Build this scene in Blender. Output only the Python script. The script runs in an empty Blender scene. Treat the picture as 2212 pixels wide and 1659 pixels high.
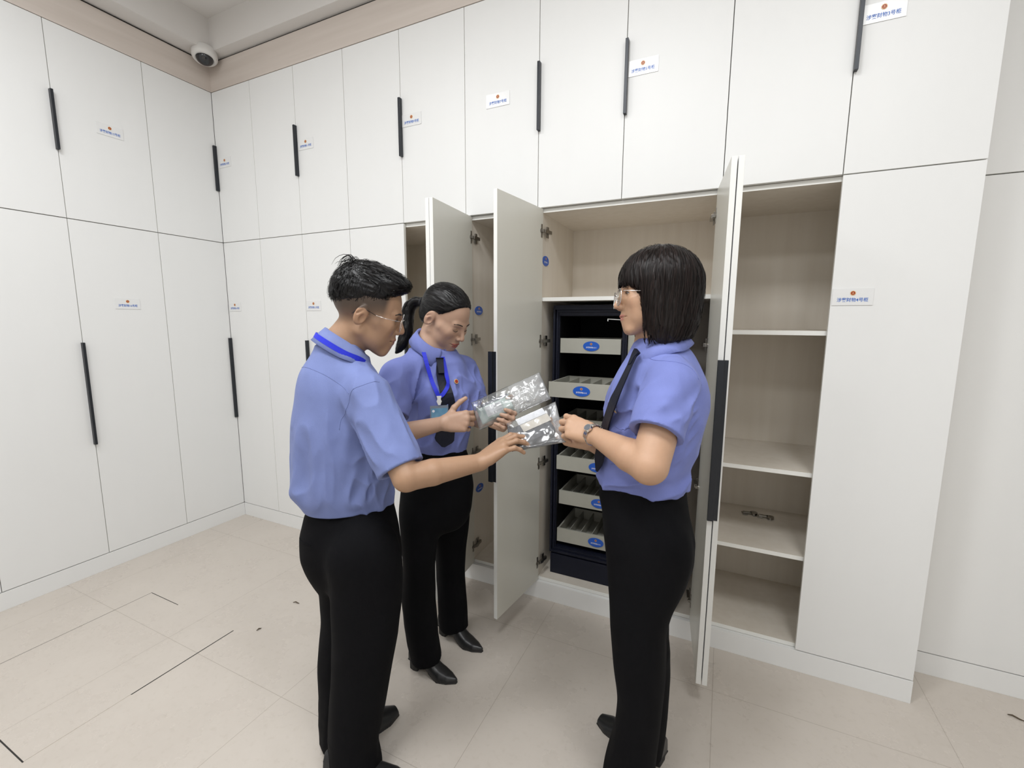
import bpy, bmesh, math, random
import numpy as np
from mathutils import Vector, Matrix, Euler

# ------------------------------------------------------------------ camera, light, exposure
SC = bpy.context.scene
COL = SC.collection
PI = math.pi
cam_d = bpy.data.cameras.new('camera')
cam = bpy.data.objects.new('camera', cam_d)
COL.objects.link(cam)
cam_d.sensor_fit = 'HORIZONTAL'
cam_d.sensor_width = 36.0
cam_d.lens = 966.494 / 2212 * 36.0
cam_d.clip_start = 0.02
cam.location = (3.2123, -2.0656, 1.4646)
cam.rotation_euler = (math.radians(82.0413), math.radians(-0.2816), math.radians(25.2599))
SC.camera = cam
SC.view_settings.view_transform = 'Standard'
SC.view_settings.look = 'None'
SC.view_settings.exposure = 0.0
SC.view_settings.gamma = 1.0
SC.view_settings.use_curve_mapping = False
SC.cycles.max_bounces = 12
SC.cycles.diffuse_bounces = 6
SC.cycles.transparent_max_bounces = 16
SC.cycles.sample_clamp_indirect = 6.0

world = bpy.data.worlds.new('world')
SC.world = world
world.use_nodes = True
world.node_tree.nodes['Background'].inputs[0].default_value = (0.9, 0.95, 1.0, 1)
world.node_tree.nodes['Background'].inputs[1].default_value = 0.02

CEIL = 3.35
LAMPS = [(1.1, -1.75, 20), (2.5, -1.75, 32), (3.9, -1.75, 22), (1.1, -3.3, 15), (2.5, -3.3, 19), (3.9, -3.3, 14)]
for lx, ly, w in LAMPS:
    ld = bpy.data.lights.new('ceiling_panel_glow', 'AREA')
    ld.shape = 'RECTANGLE'
    ld.size = 0.58
    ld.size_y = 0.58
    ld.energy = w
    ld.color = (0.975, 0.99, 1.0)
    lo = bpy.data.objects.new('ceiling_panel_glow', ld)
    lo.location = (lx, ly, CEIL - 0.035)
    COL.objects.link(lo)

# ------------------------------------------------------------------ helpers
def tag(o, label=None, cat=None, group=None, kind=None):
    if label: o['label'] = label
    if cat: o['category'] = cat
    if group: o['group'] = group
    if kind: o['kind'] = kind
    return o

def empty(name, loc=(0, 0, 0), rz=0.0):
    o = bpy.data.objects.new(name, None)
    o.empty_display_size = 0.05
    o.location = loc
    o.rotation_euler = (0, 0, rz)
    COL.objects.link(o)
    return o

def link(name, me, mats, parent=None, smooth=False):
    o = bpy.data.objects.new(name, me)
    COL.objects.link(o)
    for m in (mats if isinstance(mats, (list, tuple)) else [mats]):
        me.materials.append(m)
    if smooth:
        me.polygons.foreach_set('use_smooth', [True] * len(me.polygons))
    if parent is not None:
        o.parent = parent
    return o

class MB:
    """collects shapes into one mesh"""
    def __init__(s):
        s.bm = bmesh.new(); s.mi = 0
    def _fin(s, verts):
        fs = set()
        for v in verts:
            for f in v.link_faces: fs.add(f)
        for f in fs: f.material_index = s.mi
        return verts
    def box(s, x0, x1, y0, y1, z0, z1, bev=0.0, rot=None):
        r = bmesh.ops.create_cube(s.bm, size=1.0)
        vs = r['verts']
        for v in vs:
            v.co = Vector(((x0 + x1) / 2 + v.co.x * (x1 - x0), (y0 + y1) / 2 + v.co.y * (y1 - y0), (z0 + z1) / 2 + v.co.z * (z1 - z0)))
        if rot is not None:
            c = Vector(((x0 + x1) / 2, (y0 + y1) / 2, (z0 + z1) / 2))
            for v in vs: v.co = c + rot @ (v.co - c)
        s._fin(vs)
        if bev > 0:
            es = list({e for v in vs for e in v.link_edges})
            rr = bmesh.ops.bevel(s.bm, geom=es, offset=bev, segments=2, affect='EDGES', profile=0.6)
            for f in rr['faces']: f.material_index = s.mi
        return s
    def disc(s, c, axis, r0, r1, h, seg=24, squash=None):
        """cylinder or cone along axis from c"""
        q = Vector(axis).normalized().to_track_quat('Z', 'Y')
        r = bmesh.ops.create_cone(s.bm, cap_ends=True, segments=seg, radius1=r0, radius2=r1, depth=h)
        for v in r['verts']:
            p = v.co.copy()
            if squash: p.x *= squash[0]; p.y *= squash[1]
            p.z += h / 2
            v.co = Vector(c) + q @ p
        s._fin(r['verts'])
        return s
    def ball(s, c, rad, u=20, v=14, rot=None):
        r = bmesh.ops.create_uvsphere(s.bm, u_segments=u, v_segments=v, radius=1.0)
        for w in r['verts']:
            p = Vector((w.co.x * rad[0], w.co.y * rad[1], w.co.z * rad[2]))
            if rot is not None: p = rot @ p
            w.co = Vector(c) + p
        s._fin(r['verts'])
        return s
    def tube(s, pts, r, seg=8, closed=False):
        pts = [Vector(p) for p in pts]
        n = len(pts)
        rs = r if isinstance(r, (list, tuple)) else [r] * n
        rings = []
        up = None
        for i in range(n):
            a = pts[i - 1] if (i > 0 or closed) else pts[i]
            b = pts[(i + 1) % n] if (i < n - 1 or closed) else pts[i]
            t = (b - a).normalized()
            if up is None:
                up = t.orthogonal().normalized()
            up = (up - t * up.dot(t))
            if up.length < 1e-6: up = t.orthogonal()
            up.normalize()
            sd = t.cross(up)
            rings.append([s.bm.verts.new(pts[i] + (up * math.cos(2 * PI * k / seg) + sd * math.sin(2 * PI * k / seg)) * rs[i]) for k in range(seg)])
        m = n if closed else n - 1
        for i in range(m):
            A, B = rings[i], rings[(i + 1) % n]
            for k in range(seg):
                f = s.bm.faces.new((A[k], A[(k + 1) % seg], B[(k + 1) % seg], B[k])); f.material_index = s.mi; f.smooth = True
        if not closed:
            f = s.bm.faces.new(rings[0][::-1]); f.material_index = s.mi
            f = s.bm.faces.new(rings[-1]); f.material_index = s.mi
        return s
    def prism(s, poly, z0, z1, M=None):
        """polygon in xy extruded to z0..z1, moved by matrix M"""
        M = M or Matrix()
        lo = [s.bm.verts.new(M @ Vector((x, y, z0))) for x, y in poly]
        hi = [s.bm.verts.new(M @ Vector((x, y, z1))) for x, y in poly]
        n = len(poly)
        fs = [s.bm.faces.new(lo[::-1]), s.bm.faces.new(hi)]
        for i in range(n):
            fs.append(s.bm.faces.new((lo[i], lo[(i + 1) % n], hi[(i + 1) % n], hi[i])))
        for f in fs: f.material_index = s.mi
        return s
    def mesh(s, name):
        bmesh.ops.recalc_face_normals(s.bm, faces=s.bm.faces[:])
        me = bpy.data.meshes.new(name); s.bm.to_mesh(me); s.bm.free()
        return me
    def build(s, name, mats, parent=None, smooth=False, loc=None):
        o = link(name, s.mesh(name), mats, parent, smooth)
        if loc is not None: o.location = loc
        return o

def new_mat(name, col, rough=0.5, metal=0.0, spec=0.5):
    m = bpy.data.materials.new(name); m.use_nodes = True
    b = m.node_tree.nodes['Principled BSDF']
    b.inputs['Base Color'].default_value = (*col, 1)
    b.inputs['Roughness'].default_value = rough
    b.inputs['Metallic'].default_value = metal
    b.inputs['Specular IOR Level'].default_value = spec
    return m

def node(m, t, **kw):
    n = m.node_tree.nodes.new(t)
    for k, v in kw.items(): setattr(n, k, v)
    return n

def noise_mat(name, c0, c1, scale=(8, 8, 8), rough=0.5, detail=4.0, bump=0.0, bump_scale=None, coords='Object', metal=0.0, spec=0.5, lo=0.3, hi=0.7):
    """two colours mixed by stretched noise, with a light bump"""
    m = new_mat(name, c0, rough, metal, spec)
    nt = m.node_tree; L = nt.links.new; b = nt.nodes['Principled BSDF']
    tc = node(m, 'ShaderNodeTexCoord'); mp = node(m, 'ShaderNodeMapping'); mp.inputs['Scale'].default_value = scale
    L(tc.outputs[coords], mp.inputs['Vector'])
    ns = node(m, 'ShaderNodeTexNoise'); ns.inputs['Scale'].default_value = 1.0; ns.inputs['Detail'].default_value = detail
    L(mp.outputs[0], ns.inputs['Vector'])
    cr = node(m, 'ShaderNodeValToRGB')
    cr.color_ramp.elements[0].position = lo; cr.color_ramp.elements[1].position = hi
    cr.color_ramp.elements[0].color = (*c0, 1); cr.color_ramp.elements[1].color = (*c1, 1)
    L(ns.outputs['Fac'], cr.inputs[0]); L(cr.outputs[0], b.inputs['Base Color'])
    if bump > 0:
        mp2 = node(m, 'ShaderNodeMapping'); mp2.inputs['Scale'].default_value = bump_scale or scale
        L(tc.outputs[coords], mp2.inputs['Vector'])
        n2 = node(m, 'ShaderNodeTexNoise'); n2.inputs['Scale'].default_value = 1.0; n2.inputs['Detail'].default_value = 3.0
        L(mp2.outputs[0], n2.inputs['Vector'])
        bp = node(m, 'ShaderNodeBump'); bp.inputs['Strength'].default_value = bump; bp.inputs['Distance'].default_value = 0.002
        L(n2.outputs['Fac'], bp.inputs['Height']); L(bp.outputs[0], b.inputs['Normal'])
    return m

# ------------------------------------------------------------------ materials
WHITE = noise_mat('white_laminate', (0.785, 0.79, 0.785), (0.795, 0.80, 0.795), (9, 9, 3), 0.45, bump=0.04, bump_scale=(300, 300, 200))
EDGE = new_mat('white_edge_band', (0.80, 0.80, 0.77), 0.4)
WOOD = noise_mat('pale_wood_laminate', (0.70, 0.645, 0.565), (0.745, 0.695, 0.62), (26, 26, 1.4), 0.5, detail=6, bump=0.08, bump_scale=(160, 160, 6))
WOODH = noise_mat('pale_wood_trim', (0.59, 0.525, 0.475), (0.66, 0.595, 0.545), (1.2, 1.2, 22), 0.5, detail=6)
INNER = noise_mat('cream_laminate', (0.66, 0.65, 0.59), (0.675, 0.665, 0.605), (9, 9, 3), 0.3)
WALLM = new_mat('white_paint', (0.74, 0.735, 0.72), 0.8)
CEILM = new_mat('ceiling_paint', (0.70, 0.68, 0.66), 0.85)
GREYH = new_mat('anthracite_handle', (0.022, 0.025, 0.031), 0.38, 0.3)
SHADOW = new_mat('dark_gap', (0.03, 0.028, 0.026), 0.9)
STEEL = new_mat('nickel_steel', (0.30, 0.285, 0.26), 0.28, 1.0)
NAVY = noise_mat('navy_safe_paint', (0.0045, 0.006, 0.015), (0.007, 0.009, 0.021), (60, 60, 60), 0.5, spec=.3)
BLACK = new_mat('black_lining', (0.0025, 0.0025, 0.003), 0.7, spec=0.2)
DRAWER = noise_mat('grey_drawer_paint', (0.40, 0.395, 0.345), (0.42, 0.415, 0.365), (20, 20, 20), 0.45)
ACRYL = new_mat('sign_acrylic', (0.77, 0.775, 0.775), 0.25)
BLUET = new_mat('sign_blue', (0.03, 0.14, 0.52), 0.5)
BLUEP = new_mat('plate_blue', (0.012, 0.10, 0.52), 0.25)
WHITET = new_mat('plate_white', (0.8, 0.82, 0.9), 0.5)
RED = new_mat('emblem_red', (0.34, 0.035, 0.012), 0.4)
GOLD = new_mat('emblem_gold', (0.72, 0.50, 0.22), 0.4)

# ------------------------------------------------------------------ lettering
_glyph_cache = {}
def glyph_mesh(txt, bold=0.013):
    """flat lettering as vertices and triangles, width along x, baseline at y = 0"""
    if txt in _glyph_cache: return _glyph_cache[txt]
    cu = bpy.data.curves.new('lettering', 'FONT'); cu.body = txt; cu.offset = bold; cu.resolution_u = 3
    o = bpy.data.objects.new('lettering', cu); COL.objects.link(o)
    dg = bpy.context.evaluated_depsgraph_get(); dg.update()
    me = bpy.data.meshes.new_from_object(o.evaluated_get(dg))
    v = [tuple(x.co) for x in me.vertices]; f = [tuple(p.vertices) for p in me.polygons]
    bpy.data.objects.remove(o); bpy.data.curves.remove(cu); bpy.data.meshes.remove(me)
    _glyph_cache[txt] = (v, f)
    return v, f

def put_text(mb, txt, w, h, M, mi):
    """lettering scaled to w x h, centred, laid in the xy plane of M facing +z"""
    v, f = glyph_mesh(txt)
    xs = [p[0] for p in v]; ys = [p[1] for p in v]
    x0, x1, y0, y1 = min(xs), max(xs), min(ys), max(ys)
    sx, sy = w / (x1 - x0), h / (y1 - y0)
    nv = [mb.bm.verts.new(M @ Vector(((p[0] - (x0 + x1) / 2) * sx, (p[1] - (y0 + y1) / 2) * sy, 0))) for p in v]
    for q in f:
        try:
            fc = mb.bm.faces.new([nv[i] for i in q]); fc.material_index = mi
        except ValueError: pass

def emblem(mb, c, r, M, red, gold):
    """round badge: gold rim with points, red field, gold mark"""
    T = M @ Matrix.Translation(Vector((c[0], c[1], 0)))
    mb.mi = gold
    pts = []
    for k in range(20):
        a = 2 * PI * k / 20; q = r * (1.0 if k % 2 else 0.86)
        pts.append((q * math.cos(a), q * math.sin(a)))
    mb.prism(pts, 0, 0.0006, T)
    mb.mi = red
    mb.prism([(0.72 * r * math.cos(2 * PI * k / 20), 0.72 * r * math.sin(2 * PI * k / 20)) for k in range(20)], 0.0004, 0.0009, T)
    mb.mi = gold
    star = []
    for k in range(10):
        a = PI / 2 + 2 * PI * k / 10; q = r * (0.30 if k % 2 == 0 else 0.13)
        star.append((q * math.cos(a), q * math.sin(a) + 0.15 * r))
    mb.prism(star, 0.0007, 0.0012, T)
    mb.prism([(-0.4 * r, -0.35 * r), (0.4 * r, -0.35 * r), (0.3 * r, -0.22 * r), (-0.3 * r, -0.22 * r)], 0.0007, 0.0012, T)

def sign_plate(txt, M, parent, w=0.125, h=0.061):
    """acrylic name plate, lettering and badge; M maps plate xy (centre) + z out of the door"""
    mb = MB()
    mb.mi = 0
    mb.prism([(-w / 2, -h / 2), (w / 2, -h / 2), (w / 2, h / 2), (-w / 2, h / 2)], 0.0, 0.0025, M)
    M2 = M @ Matrix.Translation(Vector((0, 0, 0.0029)))
    put_text(mb, txt, w * 0.76, 0.0155, M2 @ Matrix.Translation(Vector((0, -0.0105, 0))), 1)
    emblem(mb, (0.0, 0.0135), 0.0095, M2 @ Matrix.Translation(Vector((0, 0, -0.0002))), 2, 3)
    return mb.build('name_plate', [ACRYL, BLUET, RED, GOLD], parent)

def oval_plate(txt, M, parent, w=0.082, h=0.048):
    mb = MB()
    mb.mi = 0
    pts = [(w / 2 * math.cos(2 * PI * k / 40), h / 2 * math.sin(2 * PI * k / 40)) for k in range(40)]
    mb.prism(pts, 0.0, 0.003, M)
    M2 = M @ Matrix.Translation(Vector((0, 0, 0.0034)))
    put_text(mb, txt, w * 0.64, 0.0085, M2 @ Matrix.Translation(Vector((0, -0.006, 0))), 1)
    emblem(mb, (0.0, 0.011), 0.0062, M2 @ Matrix.Translation(Vector((0, 0, -0.0002))), 2, 3)
    return mb.build('oval_plate', [BLUEP, WHITET, RED, GOLD], parent)
# ------------------------------------------------------------------ room shell
X0, X1, Y0, Y1 = -0.55, 5.3, -4.6, 0.76
ZD, ZK, ZT, ZF = 2.0, 0.095, 2.971, 3.146          # divider, kick top, door top, fascia top
SX = [0.0, 0.383, 0.7785, 1.1765, 1.5745, 1.9726, 2.3701, 2.766, 3.1688, 3.5661, 3.9574]   # seams along the back run
SY = [0.0, -0.4028, -0.8308, -1.2706, -1.70, -2.13, -2.56, -2.99, -3.42, -3.85, -4.28]     # seams along the left run
DEP = 0.52

def floor_material():
    m = new_mat('polished_stone_tile', (0.5, 0.45, 0.4), 0.24)
    nt = m.node_tree; L = nt.links.new; b = nt.nodes['Principled BSDF']
    tc = node(m, 'ShaderNodeTexCoord')
    sep = node(m, 'ShaderNodeSeparateXYZ'); L(tc.outputs['Object'], sep.inputs[0])
    def grout(out, off, pitch):
        a = node(m, 'ShaderNodeMath', operation='ADD'); a.inputs[1].default_value = -off + 40 * pitch; L(out, a.inputs[0])
        d = node(m, 'ShaderNodeMath', operation='DIVIDE'); d.inputs[1].default_value = pitch; L(a.outputs[0], d.inputs[0])
        f = node(m, 'ShaderNodeMath', operation='FRACT'); L(d.outputs[0], f.inputs[0])
        s = node(m, 'ShaderNodeMath', operation='SUBTRACT'); s.inputs[1].default_value = 0.5; L(f.outputs[0], s.inputs[0])
        ab = node(m, 'ShaderNodeMath', operation='ABSOLUTE'); L(s.outputs[0], ab.inputs[0])
        g = node(m, 'ShaderNodeMath', operation='GREATER_THAN'); g.inputs[1].default_value = 0.5 - 0.0011 / pitch; L(ab.outputs[0], g.inputs[0])
        return g
    gx = grout(sep.outputs[0], 2.495, 0.765); gy = grout(sep.outputs[1], -1.03, 0.765)
    mx = node(m, 'ShaderNodeMath', operation='MAXIMUM'); L(gx.outputs[0], mx.inputs[0]); L(gy.outputs[0], mx.inputs[1])
    n1 = node(m, 'ShaderNodeTexNoise'); n1.inputs['Scale'].default_value = 3.0; n1.inputs['Detail'].default_value = 8.0; n1.inputs['Roughness'].default_value = 0.65
    L(tc.outputs['Object'], n1.inputs['Vector'])
    cr = node(m, 'ShaderNodeValToRGB')
    cr.color_ramp.elements[0].position = 0.3; cr.color_ramp.elements[1].position = 0.72
    cr.color_ramp.elements[0].color = (0.54, 0.49, 0.437, 1); cr.color_ramp.elements[1].color = (0.585, 0.535, 0.48, 1)
    L(n1.outputs['Fac'], cr.inputs[0])
    n2 = node(m, 'ShaderNodeTexNoise'); n2.inputs['Scale'].default_value = 45.0; n2.inputs['Detail'].default_value = 6.0
    L(tc.outputs['Object'], n2.inputs['Vector'])
    c2 = node(m, 'ShaderNodeValToRGB'); c2.color_ramp.elements[0].position = 0.28; c2.color_ramp.elements[1].position = 0.45
    c2.color_ramp.elements[0].color = (0.95, 0.945, 0.935, 1); c2.color_ramp.elements[1].color = (1, 1, 1, 1)
    L(n2.outputs['Fac'], c2.inputs[0])
    mu = node(m, 'ShaderNodeMix', data_type='RGBA', blend_type='MULTIPLY'); mu.inputs[0].default_value = 1.0
    L(cr.outputs[0], mu.inputs[6]); L(c2.outputs[0], mu.inputs[7])
    mg = node(m, 'ShaderNodeMix', data_type='RGBA')
    fac = node(m, 'ShaderNodeMath', operation='MULTIPLY'); fac.inputs[1].default_value = 0.55; L(mx.outputs[0], fac.inputs[0])
    L(fac.outputs[0], mg.inputs[0]); L(mu.outputs[2], mg.inputs[6]); mg.inputs[7].default_value = (0.27, 0.23, 0.19, 1)
    L(mg.outputs[2], b.inputs['Base Color'])
    rr = node(m, 'ShaderNodeMapRange'); rr.inputs[3].default_value = 0.20; rr.inputs[4].default_value = 0.36
    L(n1.outputs['Fac'], rr.inputs[0]); L(rr.outputs[0], b.inputs['Roughness'])
    return m
FLOORM = floor_material()

def struct(name, mb, mats):
    o = mb.build(name, mats); o['kind'] = 'structure'; return o

struct('floor', MB().box(X0 - .1, X1 + .1, Y0 - .1, Y1 + .1, -0.1, 0.0), FLOORM)
struct('wall_left', MB().box(X0 - .1, X0, Y0, Y1, 0, 3.5), WALLM)
struct('wall_back', MB().box(X0, X1, Y1, Y1 + .1, 0, 3.5), WALLM)
struct('wall_right', MB().box(X1, X1 + .1, Y0, Y1, 0, 3.5), WALLM)
struct('wall_front', MB().box(X0, X1, Y0 - .1, Y0, 0, 3.5), WALLM)
cb = MB()
cb.box(X0, X1, Y0, Y1, CEIL, CEIL + .1)
cb.box(X0, 0.135, Y0, Y1, 3.158, CEIL + .01)          # lowered border along the left run
cb.box(0.135, X1, -0.07, Y1, 3.158, CEIL + .01)       # lowered border along the back run
struct('ceiling', cb, CEILM)
struct('trim_1', MB().box(0.0, SX[-1], 0.0, 0.018, ZT + .003, ZF), WOODH)
struct('trim_2', MB().box(-0.018, 0.0, Y0, 0.018, ZT + .003, ZF), WOODH)
struct('trim_gap_shade', MB().box(0.004, SX[-1], 0.010, 0.03, ZF, 3.158).box(-0.03, -0.010, Y0, 0.0, ZF, 3.158), SHADOW)  # dark strips stand in for the shade in the gap above the fascia
struct('baseboard_back', MB().box(0.0, SX[-1], 0.0, 0.0205, 0, ZK - .0004, 0.001), WHITE)
struct('baseboard_left', MB().box(-0.0205, 0.0, Y0, 0.0, 0, ZK - .0004, 0.001), WHITE)
struct('baseboard_right', MB().box(SX[-1], X1, 0.218, 0.2385, 0, ZK - .0004, 0.001), WHITE)

# ceiling lamps
for i, (lx, ly, w) in enumerate(LAMPS):
    t = empty('ceiling_lamp', (lx, ly, CEIL))
    tag(t, ('left', 'middle', 'right')[i % 3] + ' square white ceiling light panel, ' + ('row nearer the back cabinets' if i < 3 else 'row behind the camera'), 'ceiling light', 'ceiling light panels')
    fr = MB()
    for a in ((-.31, -.295, -.31, .31), (.295, .31, -.31, .31), (-.295, .295, -.31, -.295), (-.295, .295, .295, .31)):
        fr.box(a[0], a[1], a[2], a[3], -.02, 0)
    fr.build('lamp_frame', EDGE, t)
    MB().box(-.295, .295, -.295, .295, -.012, -.002).build('diffuser', WALLM, t)

# floor hatch: a square lid set flush in the floor, open joints around it
hx0, hx1, hy0, hy1 = 0.497, 1.188, -1.58, -0.867
t = empty('floor_hatch', ((hx0 + hx1) / 2, (hy0 + hy1) / 2, 0.0))
tag(t, 'square stone-faced access hatch lid set flush in the floor by the left cabinets', 'floor hatch')
w, d = (hx1 - hx0) / 2, (hy1 - hy0) / 2
lid = MB().box(hx0 + .002, hx1 - .002, hy0 + .002, hy1 - .002, 0.0, 0.0012).build('lid', FLOORM, t)
lid.matrix_parent_inverse = Matrix.Translation(-Vector(t.location))
for q in ((-w - .002, -w + .002, -d, d), (-w, -w * .3, d - .002, d + .002), (w - .002, w + .002, -d * .15, d), (w * .42, w, -d - .002, -d + .002)):
    MB().box(*q, 0.0, 0.0006).build('open_joint', SHADOW, t)

# litter on the floor
for nm, x, y, ln, a, lab in (('litter', 1.278, -0.592, .018, 0.3, 'small dark curled scrap of litter on the tiles nearest the corner'),
                             ('litter', 1.292, -0.81, .012, 1.4, 'tiny pale grey crumb of litter on the tiles beside the floor hatch'),
                             ('litter', 4.293, 0.089, .022, -0.3, 'dark twisted scrap of litter on the tiles by the right-hand recess')):
    mb = MB(); c, s = math.cos(a), math.sin(a)
    mb.tube([(-ln * c, -ln * s, .003), (-ln * .3 * c - .002, -ln * .3 * s + .004, .005), (ln * .4 * c, ln * .4 * s, .003), (ln * c + .002, ln * s - .003, .004)], [.0015, .003, .0026, .001], 6)
    o = mb.build(nm, new_mat('litter_brown', (0.10, 0.075, 0.05), 0.9)); o.location = (x, y, 0)
    tag(o, lab, 'litter')

# ------------------------------------------------------------------ cabinets
def Mplate(origin, right, up):
    r = Vector(right).normalized(); u = Vector(up).normalized(); n = r.cross(u)
    return Matrix(((r.x, u.x, n.x, origin[0]), (r.y, u.y, n.y, origin[1]), (r.z, u.z, n.z, origin[2]), (0, 0, 0, 1)))

def hinge_mesh(sgn):
    """concealed hinge in door space: door slab runs along +x*sgn from the hinge side, y = 0 front, inner face at y = .018;
    drawn for an open door: cup plate on the inner face, arm reaching to the cabinet side"""
    mb = MB()
    mb.box(sgn * .016 - .006, sgn * .016 + .006, .018, .0205, -.031, .031, .0008)      # cup flange
    mb.disc((sgn * .018, .018, 0), (0, 1, 0), .0115, .0115, .004, 18)
    mb.box(min(sgn * .001, sgn * .02), max(sgn * .001, sgn * .02), .020, .031, -.0065, .0065, .001)   # arm
    mb.box(min(-sgn * .062, sgn * .006), max(-sgn * .062, sgn * .006), .0225, .0345, -.008, .008, .001)   # arm on its mounting plate
    mb.box(min(-sgn * .052, -sgn * .030), max(-sgn * .052, -sgn * .030), .0180, .0225, -.026, .026, .001)
    return mb

def make_door(parent, w, h, side, ang, name='door', handle=None, inset=False, plate=None, hinges=(), mats=None):
    """door slab with its hinge line at the local origin; side = +1 the slab runs to +x, -1 to -x. ang = opening angle."""
    mb = MB()
    g = .0015
    a, b = (g, w - g) if side > 0 else (-w + g, -g)
    mb.box(a, b, 0.0, .018, 0, h, .0008)
    me = mb.mesh(name)
    o = link(name, me, [WHITE, INNER, EDGE], parent)
    for p in me.polygons:
        if p.normal.y > .8: p.material_index = 1
        elif abs(p.normal.y) < .3: p.material_index = 2
    if handle:
        z0, z1, at_tip = handle
        tip = (b if side > 0 else a) if at_tip else (a if side > 0 else b)
        dirn = (1 if side > 0 else -1) * (1 if at_tip else -1)
        hb = MB()
        if inset: tip, dirn = tip, -dirn
        hb.box(min(tip - dirn * .0008, tip + dirn * .0115), max(tip - dirn * .0008, tip + dirn * .0115), -.022, -.0012, z0, z1, .0008)
        if not inset: hb.box(min(tip + dirn * .0002, tip + dirn * .0024), max(tip + dirn * .0002, tip + dirn * .0024), -.002, .0125, z0, z1)
        hb.build('handle', GREYH, o)
    if plate:
        txt, px, pz = plate
        sign_plate(txt, Mplate((px, -.0002, pz), (1, 0, 0), (0, 0, 1)), o)
    for hz in hinges:
        hinge_mesh(side).build('hinge', STEEL, o).location = (0, 0, hz)
    o.rotation_euler = (0, 0, ang)
    return o

def carcass(parent, x0, x1, z0, z1, shelves=(), d=DEP, open_=True):
    """cabinet box standing behind the door plane (local x, y into the cabinet, z)"""
    t = .018; y0 = .021
    mb = MB()
    mb.box(x0 + .0005, x0 + t, y0, d, z0, z1); mb.box(x1 - t, x1 - .0005, y0, d, z0, z1)
    mb.box(x0 + t, x1 - t, y0, d, z0, z0 + t); mb.box(x0 + t, x1 - t, y0, d, z1 - t - .001, z1 - .001)
    mb.box(x0 + t, x1 - t, d - .009, d, z0 + t, z1 - t)
    me = mb.mesh('carcass')
    o = link('carcass', me, [WOOD, EDGE], parent)
    for p in me.polygons:
        if p.normal.y < -.8 and p.center.y < y0 + .002: p.material_index = 1
    for z in shelves:
        sm = MB().box(x0 + t, x1 - t, y0 + .002, d - .009, z - t, z, .0006).mesh('shelf')
        s = link('shelf', sm, [WOOD, EDGE], parent)
        for p in sm.polygons:
            if p.normal.y < -.8: p.material_index = 1
    return o

def cabinet(name, label, org, rz=0.0, cat='cabinet', group=None):
    t = empty(name, org, rz); tag(t, label, cat, group); return t

NAME = '涉案财物%s号柜'
HINGE_L = (0.10, 0.645, 1.27, 1.795)
LOWH, UPH = (0.755 - ZK, 1.333 - ZK), (2.34 - ZD, 2.632 - ZD)
hL, hU = ZD - ZK - .007, ZT - ZD - .002

# --- upper row, back run: (seam a, seam b, seam of handle, sign text, sign x0)
def upper(units, x_of, org, rz, pre):
    for a, b, hs, txt, sx, lab in units:
        t = cabinet('upper_cabinet', lab, org, rz, 'cabinet', pre)
        xs = x_of
        carcass(t, xs[a], xs[b], ZD + .0005, ZT)
        for k in range(a, b):
            # hinge on the side away from the handle seam
            hinge_left = (hs > k)
            side = 1 if hinge_left else -1
            own = hs is not None and ((hinge_left and hs == k + 1) or (not hinge_left and hs == k and b - a == 1))
            hxp = xs[k] if hinge_left else xs[k + 1]
            pl = None
            if txt and xs[k] - .01 < sx < xs[k + 1] - .05:
                pl = (NAME % txt, sx + .0625 - hxp, 2.5175 - ZD)
            d = make_door(t, xs[k + 1] - xs[k], hU, side, 0, handle=(UPH[0], UPH[1], True) if own else None, plate=pl, inset=(a == 0))
            d.location = (hxp, 0, ZD + .001)

G1 = 'upper wall cabinets of the back run'
upper([(0, 1, 0, '13', .025, 'narrow closed upper white cabinet in the corner with its plate by the corner handle'),
       (1, 3, 2, '11', .795, 'closed upper white two-door cabinet second from the corner, numbered 11'),
       (3, 5, 4, '9', 1.583, 'closed upper white two-door cabinet above the ponytailed woman, numbered 9'),
       (5, 6, 6, '7', 2.095, 'closed upper white one-door cabinet with a plate in its middle, numbered 7'),
       (6, 8, 7, '5', 2.773, 'closed upper white two-door cabinet above the safe, numbered 5'),
       (8, 10, 9, '3', 3.572, 'closed upper white two-door cabinet at the right end, numbered 3')], SX, (0, 0, 0), 0, G1)

# --- lower row, back run
def lower_closed(a, b, hs, txt, sx, lab):
    t = cabinet('tall_cabinet', lab, (0, 0, 0), 0, 'cabinet', 'tall lower cabinets of the back run')
    carcass(t, SX[a], SX[b], ZK, ZD - .0005)
    for k in range(a, b):
        hinge_left = hs > k
        side = 1 if hinge_left else -1
        own = (hinge_left and hs == k + 1) or (not hinge_left and hs == k and b - a == 1)
        hxp = SX[k] if hinge_left else SX[k + 1]
        pl = (NAME % txt, sx + .0625 - hxp, 1.553 - ZK) if SX[k] - .01 < sx < SX[k + 1] - .05 else None
        d = make_door(t, SX[k + 1] - SX[k], hL, side, 0, handle=(LOWH[0], LOWH[1], True) if own else None, plate=pl, inset=(a == 0))
        d.location = (hxp, 0, ZK + .004)
    return t
lower_closed(0, 1, 0, '14', .013, 'narrow closed tall white cabinet standing in the corner, numbered 14')
lower_closed(1, 3, 2, '12', .787, 'closed tall white two-door cabinet left behind the man, numbered 12')

R90 = math.radians(90)
def open_door(t, hx, side, ang, handle=False, hy=.017):
    w = SX[1] + .012
    d = make_door(t, w, hL, side, 0, handle=(LOWH[0], LOWH[1], True) if handle else None, hinges=HINGE_L)
    d.location = (hx, hy, ZK + .004)
    d.rotation_euler = (0, 0, ang)
    return d

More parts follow.
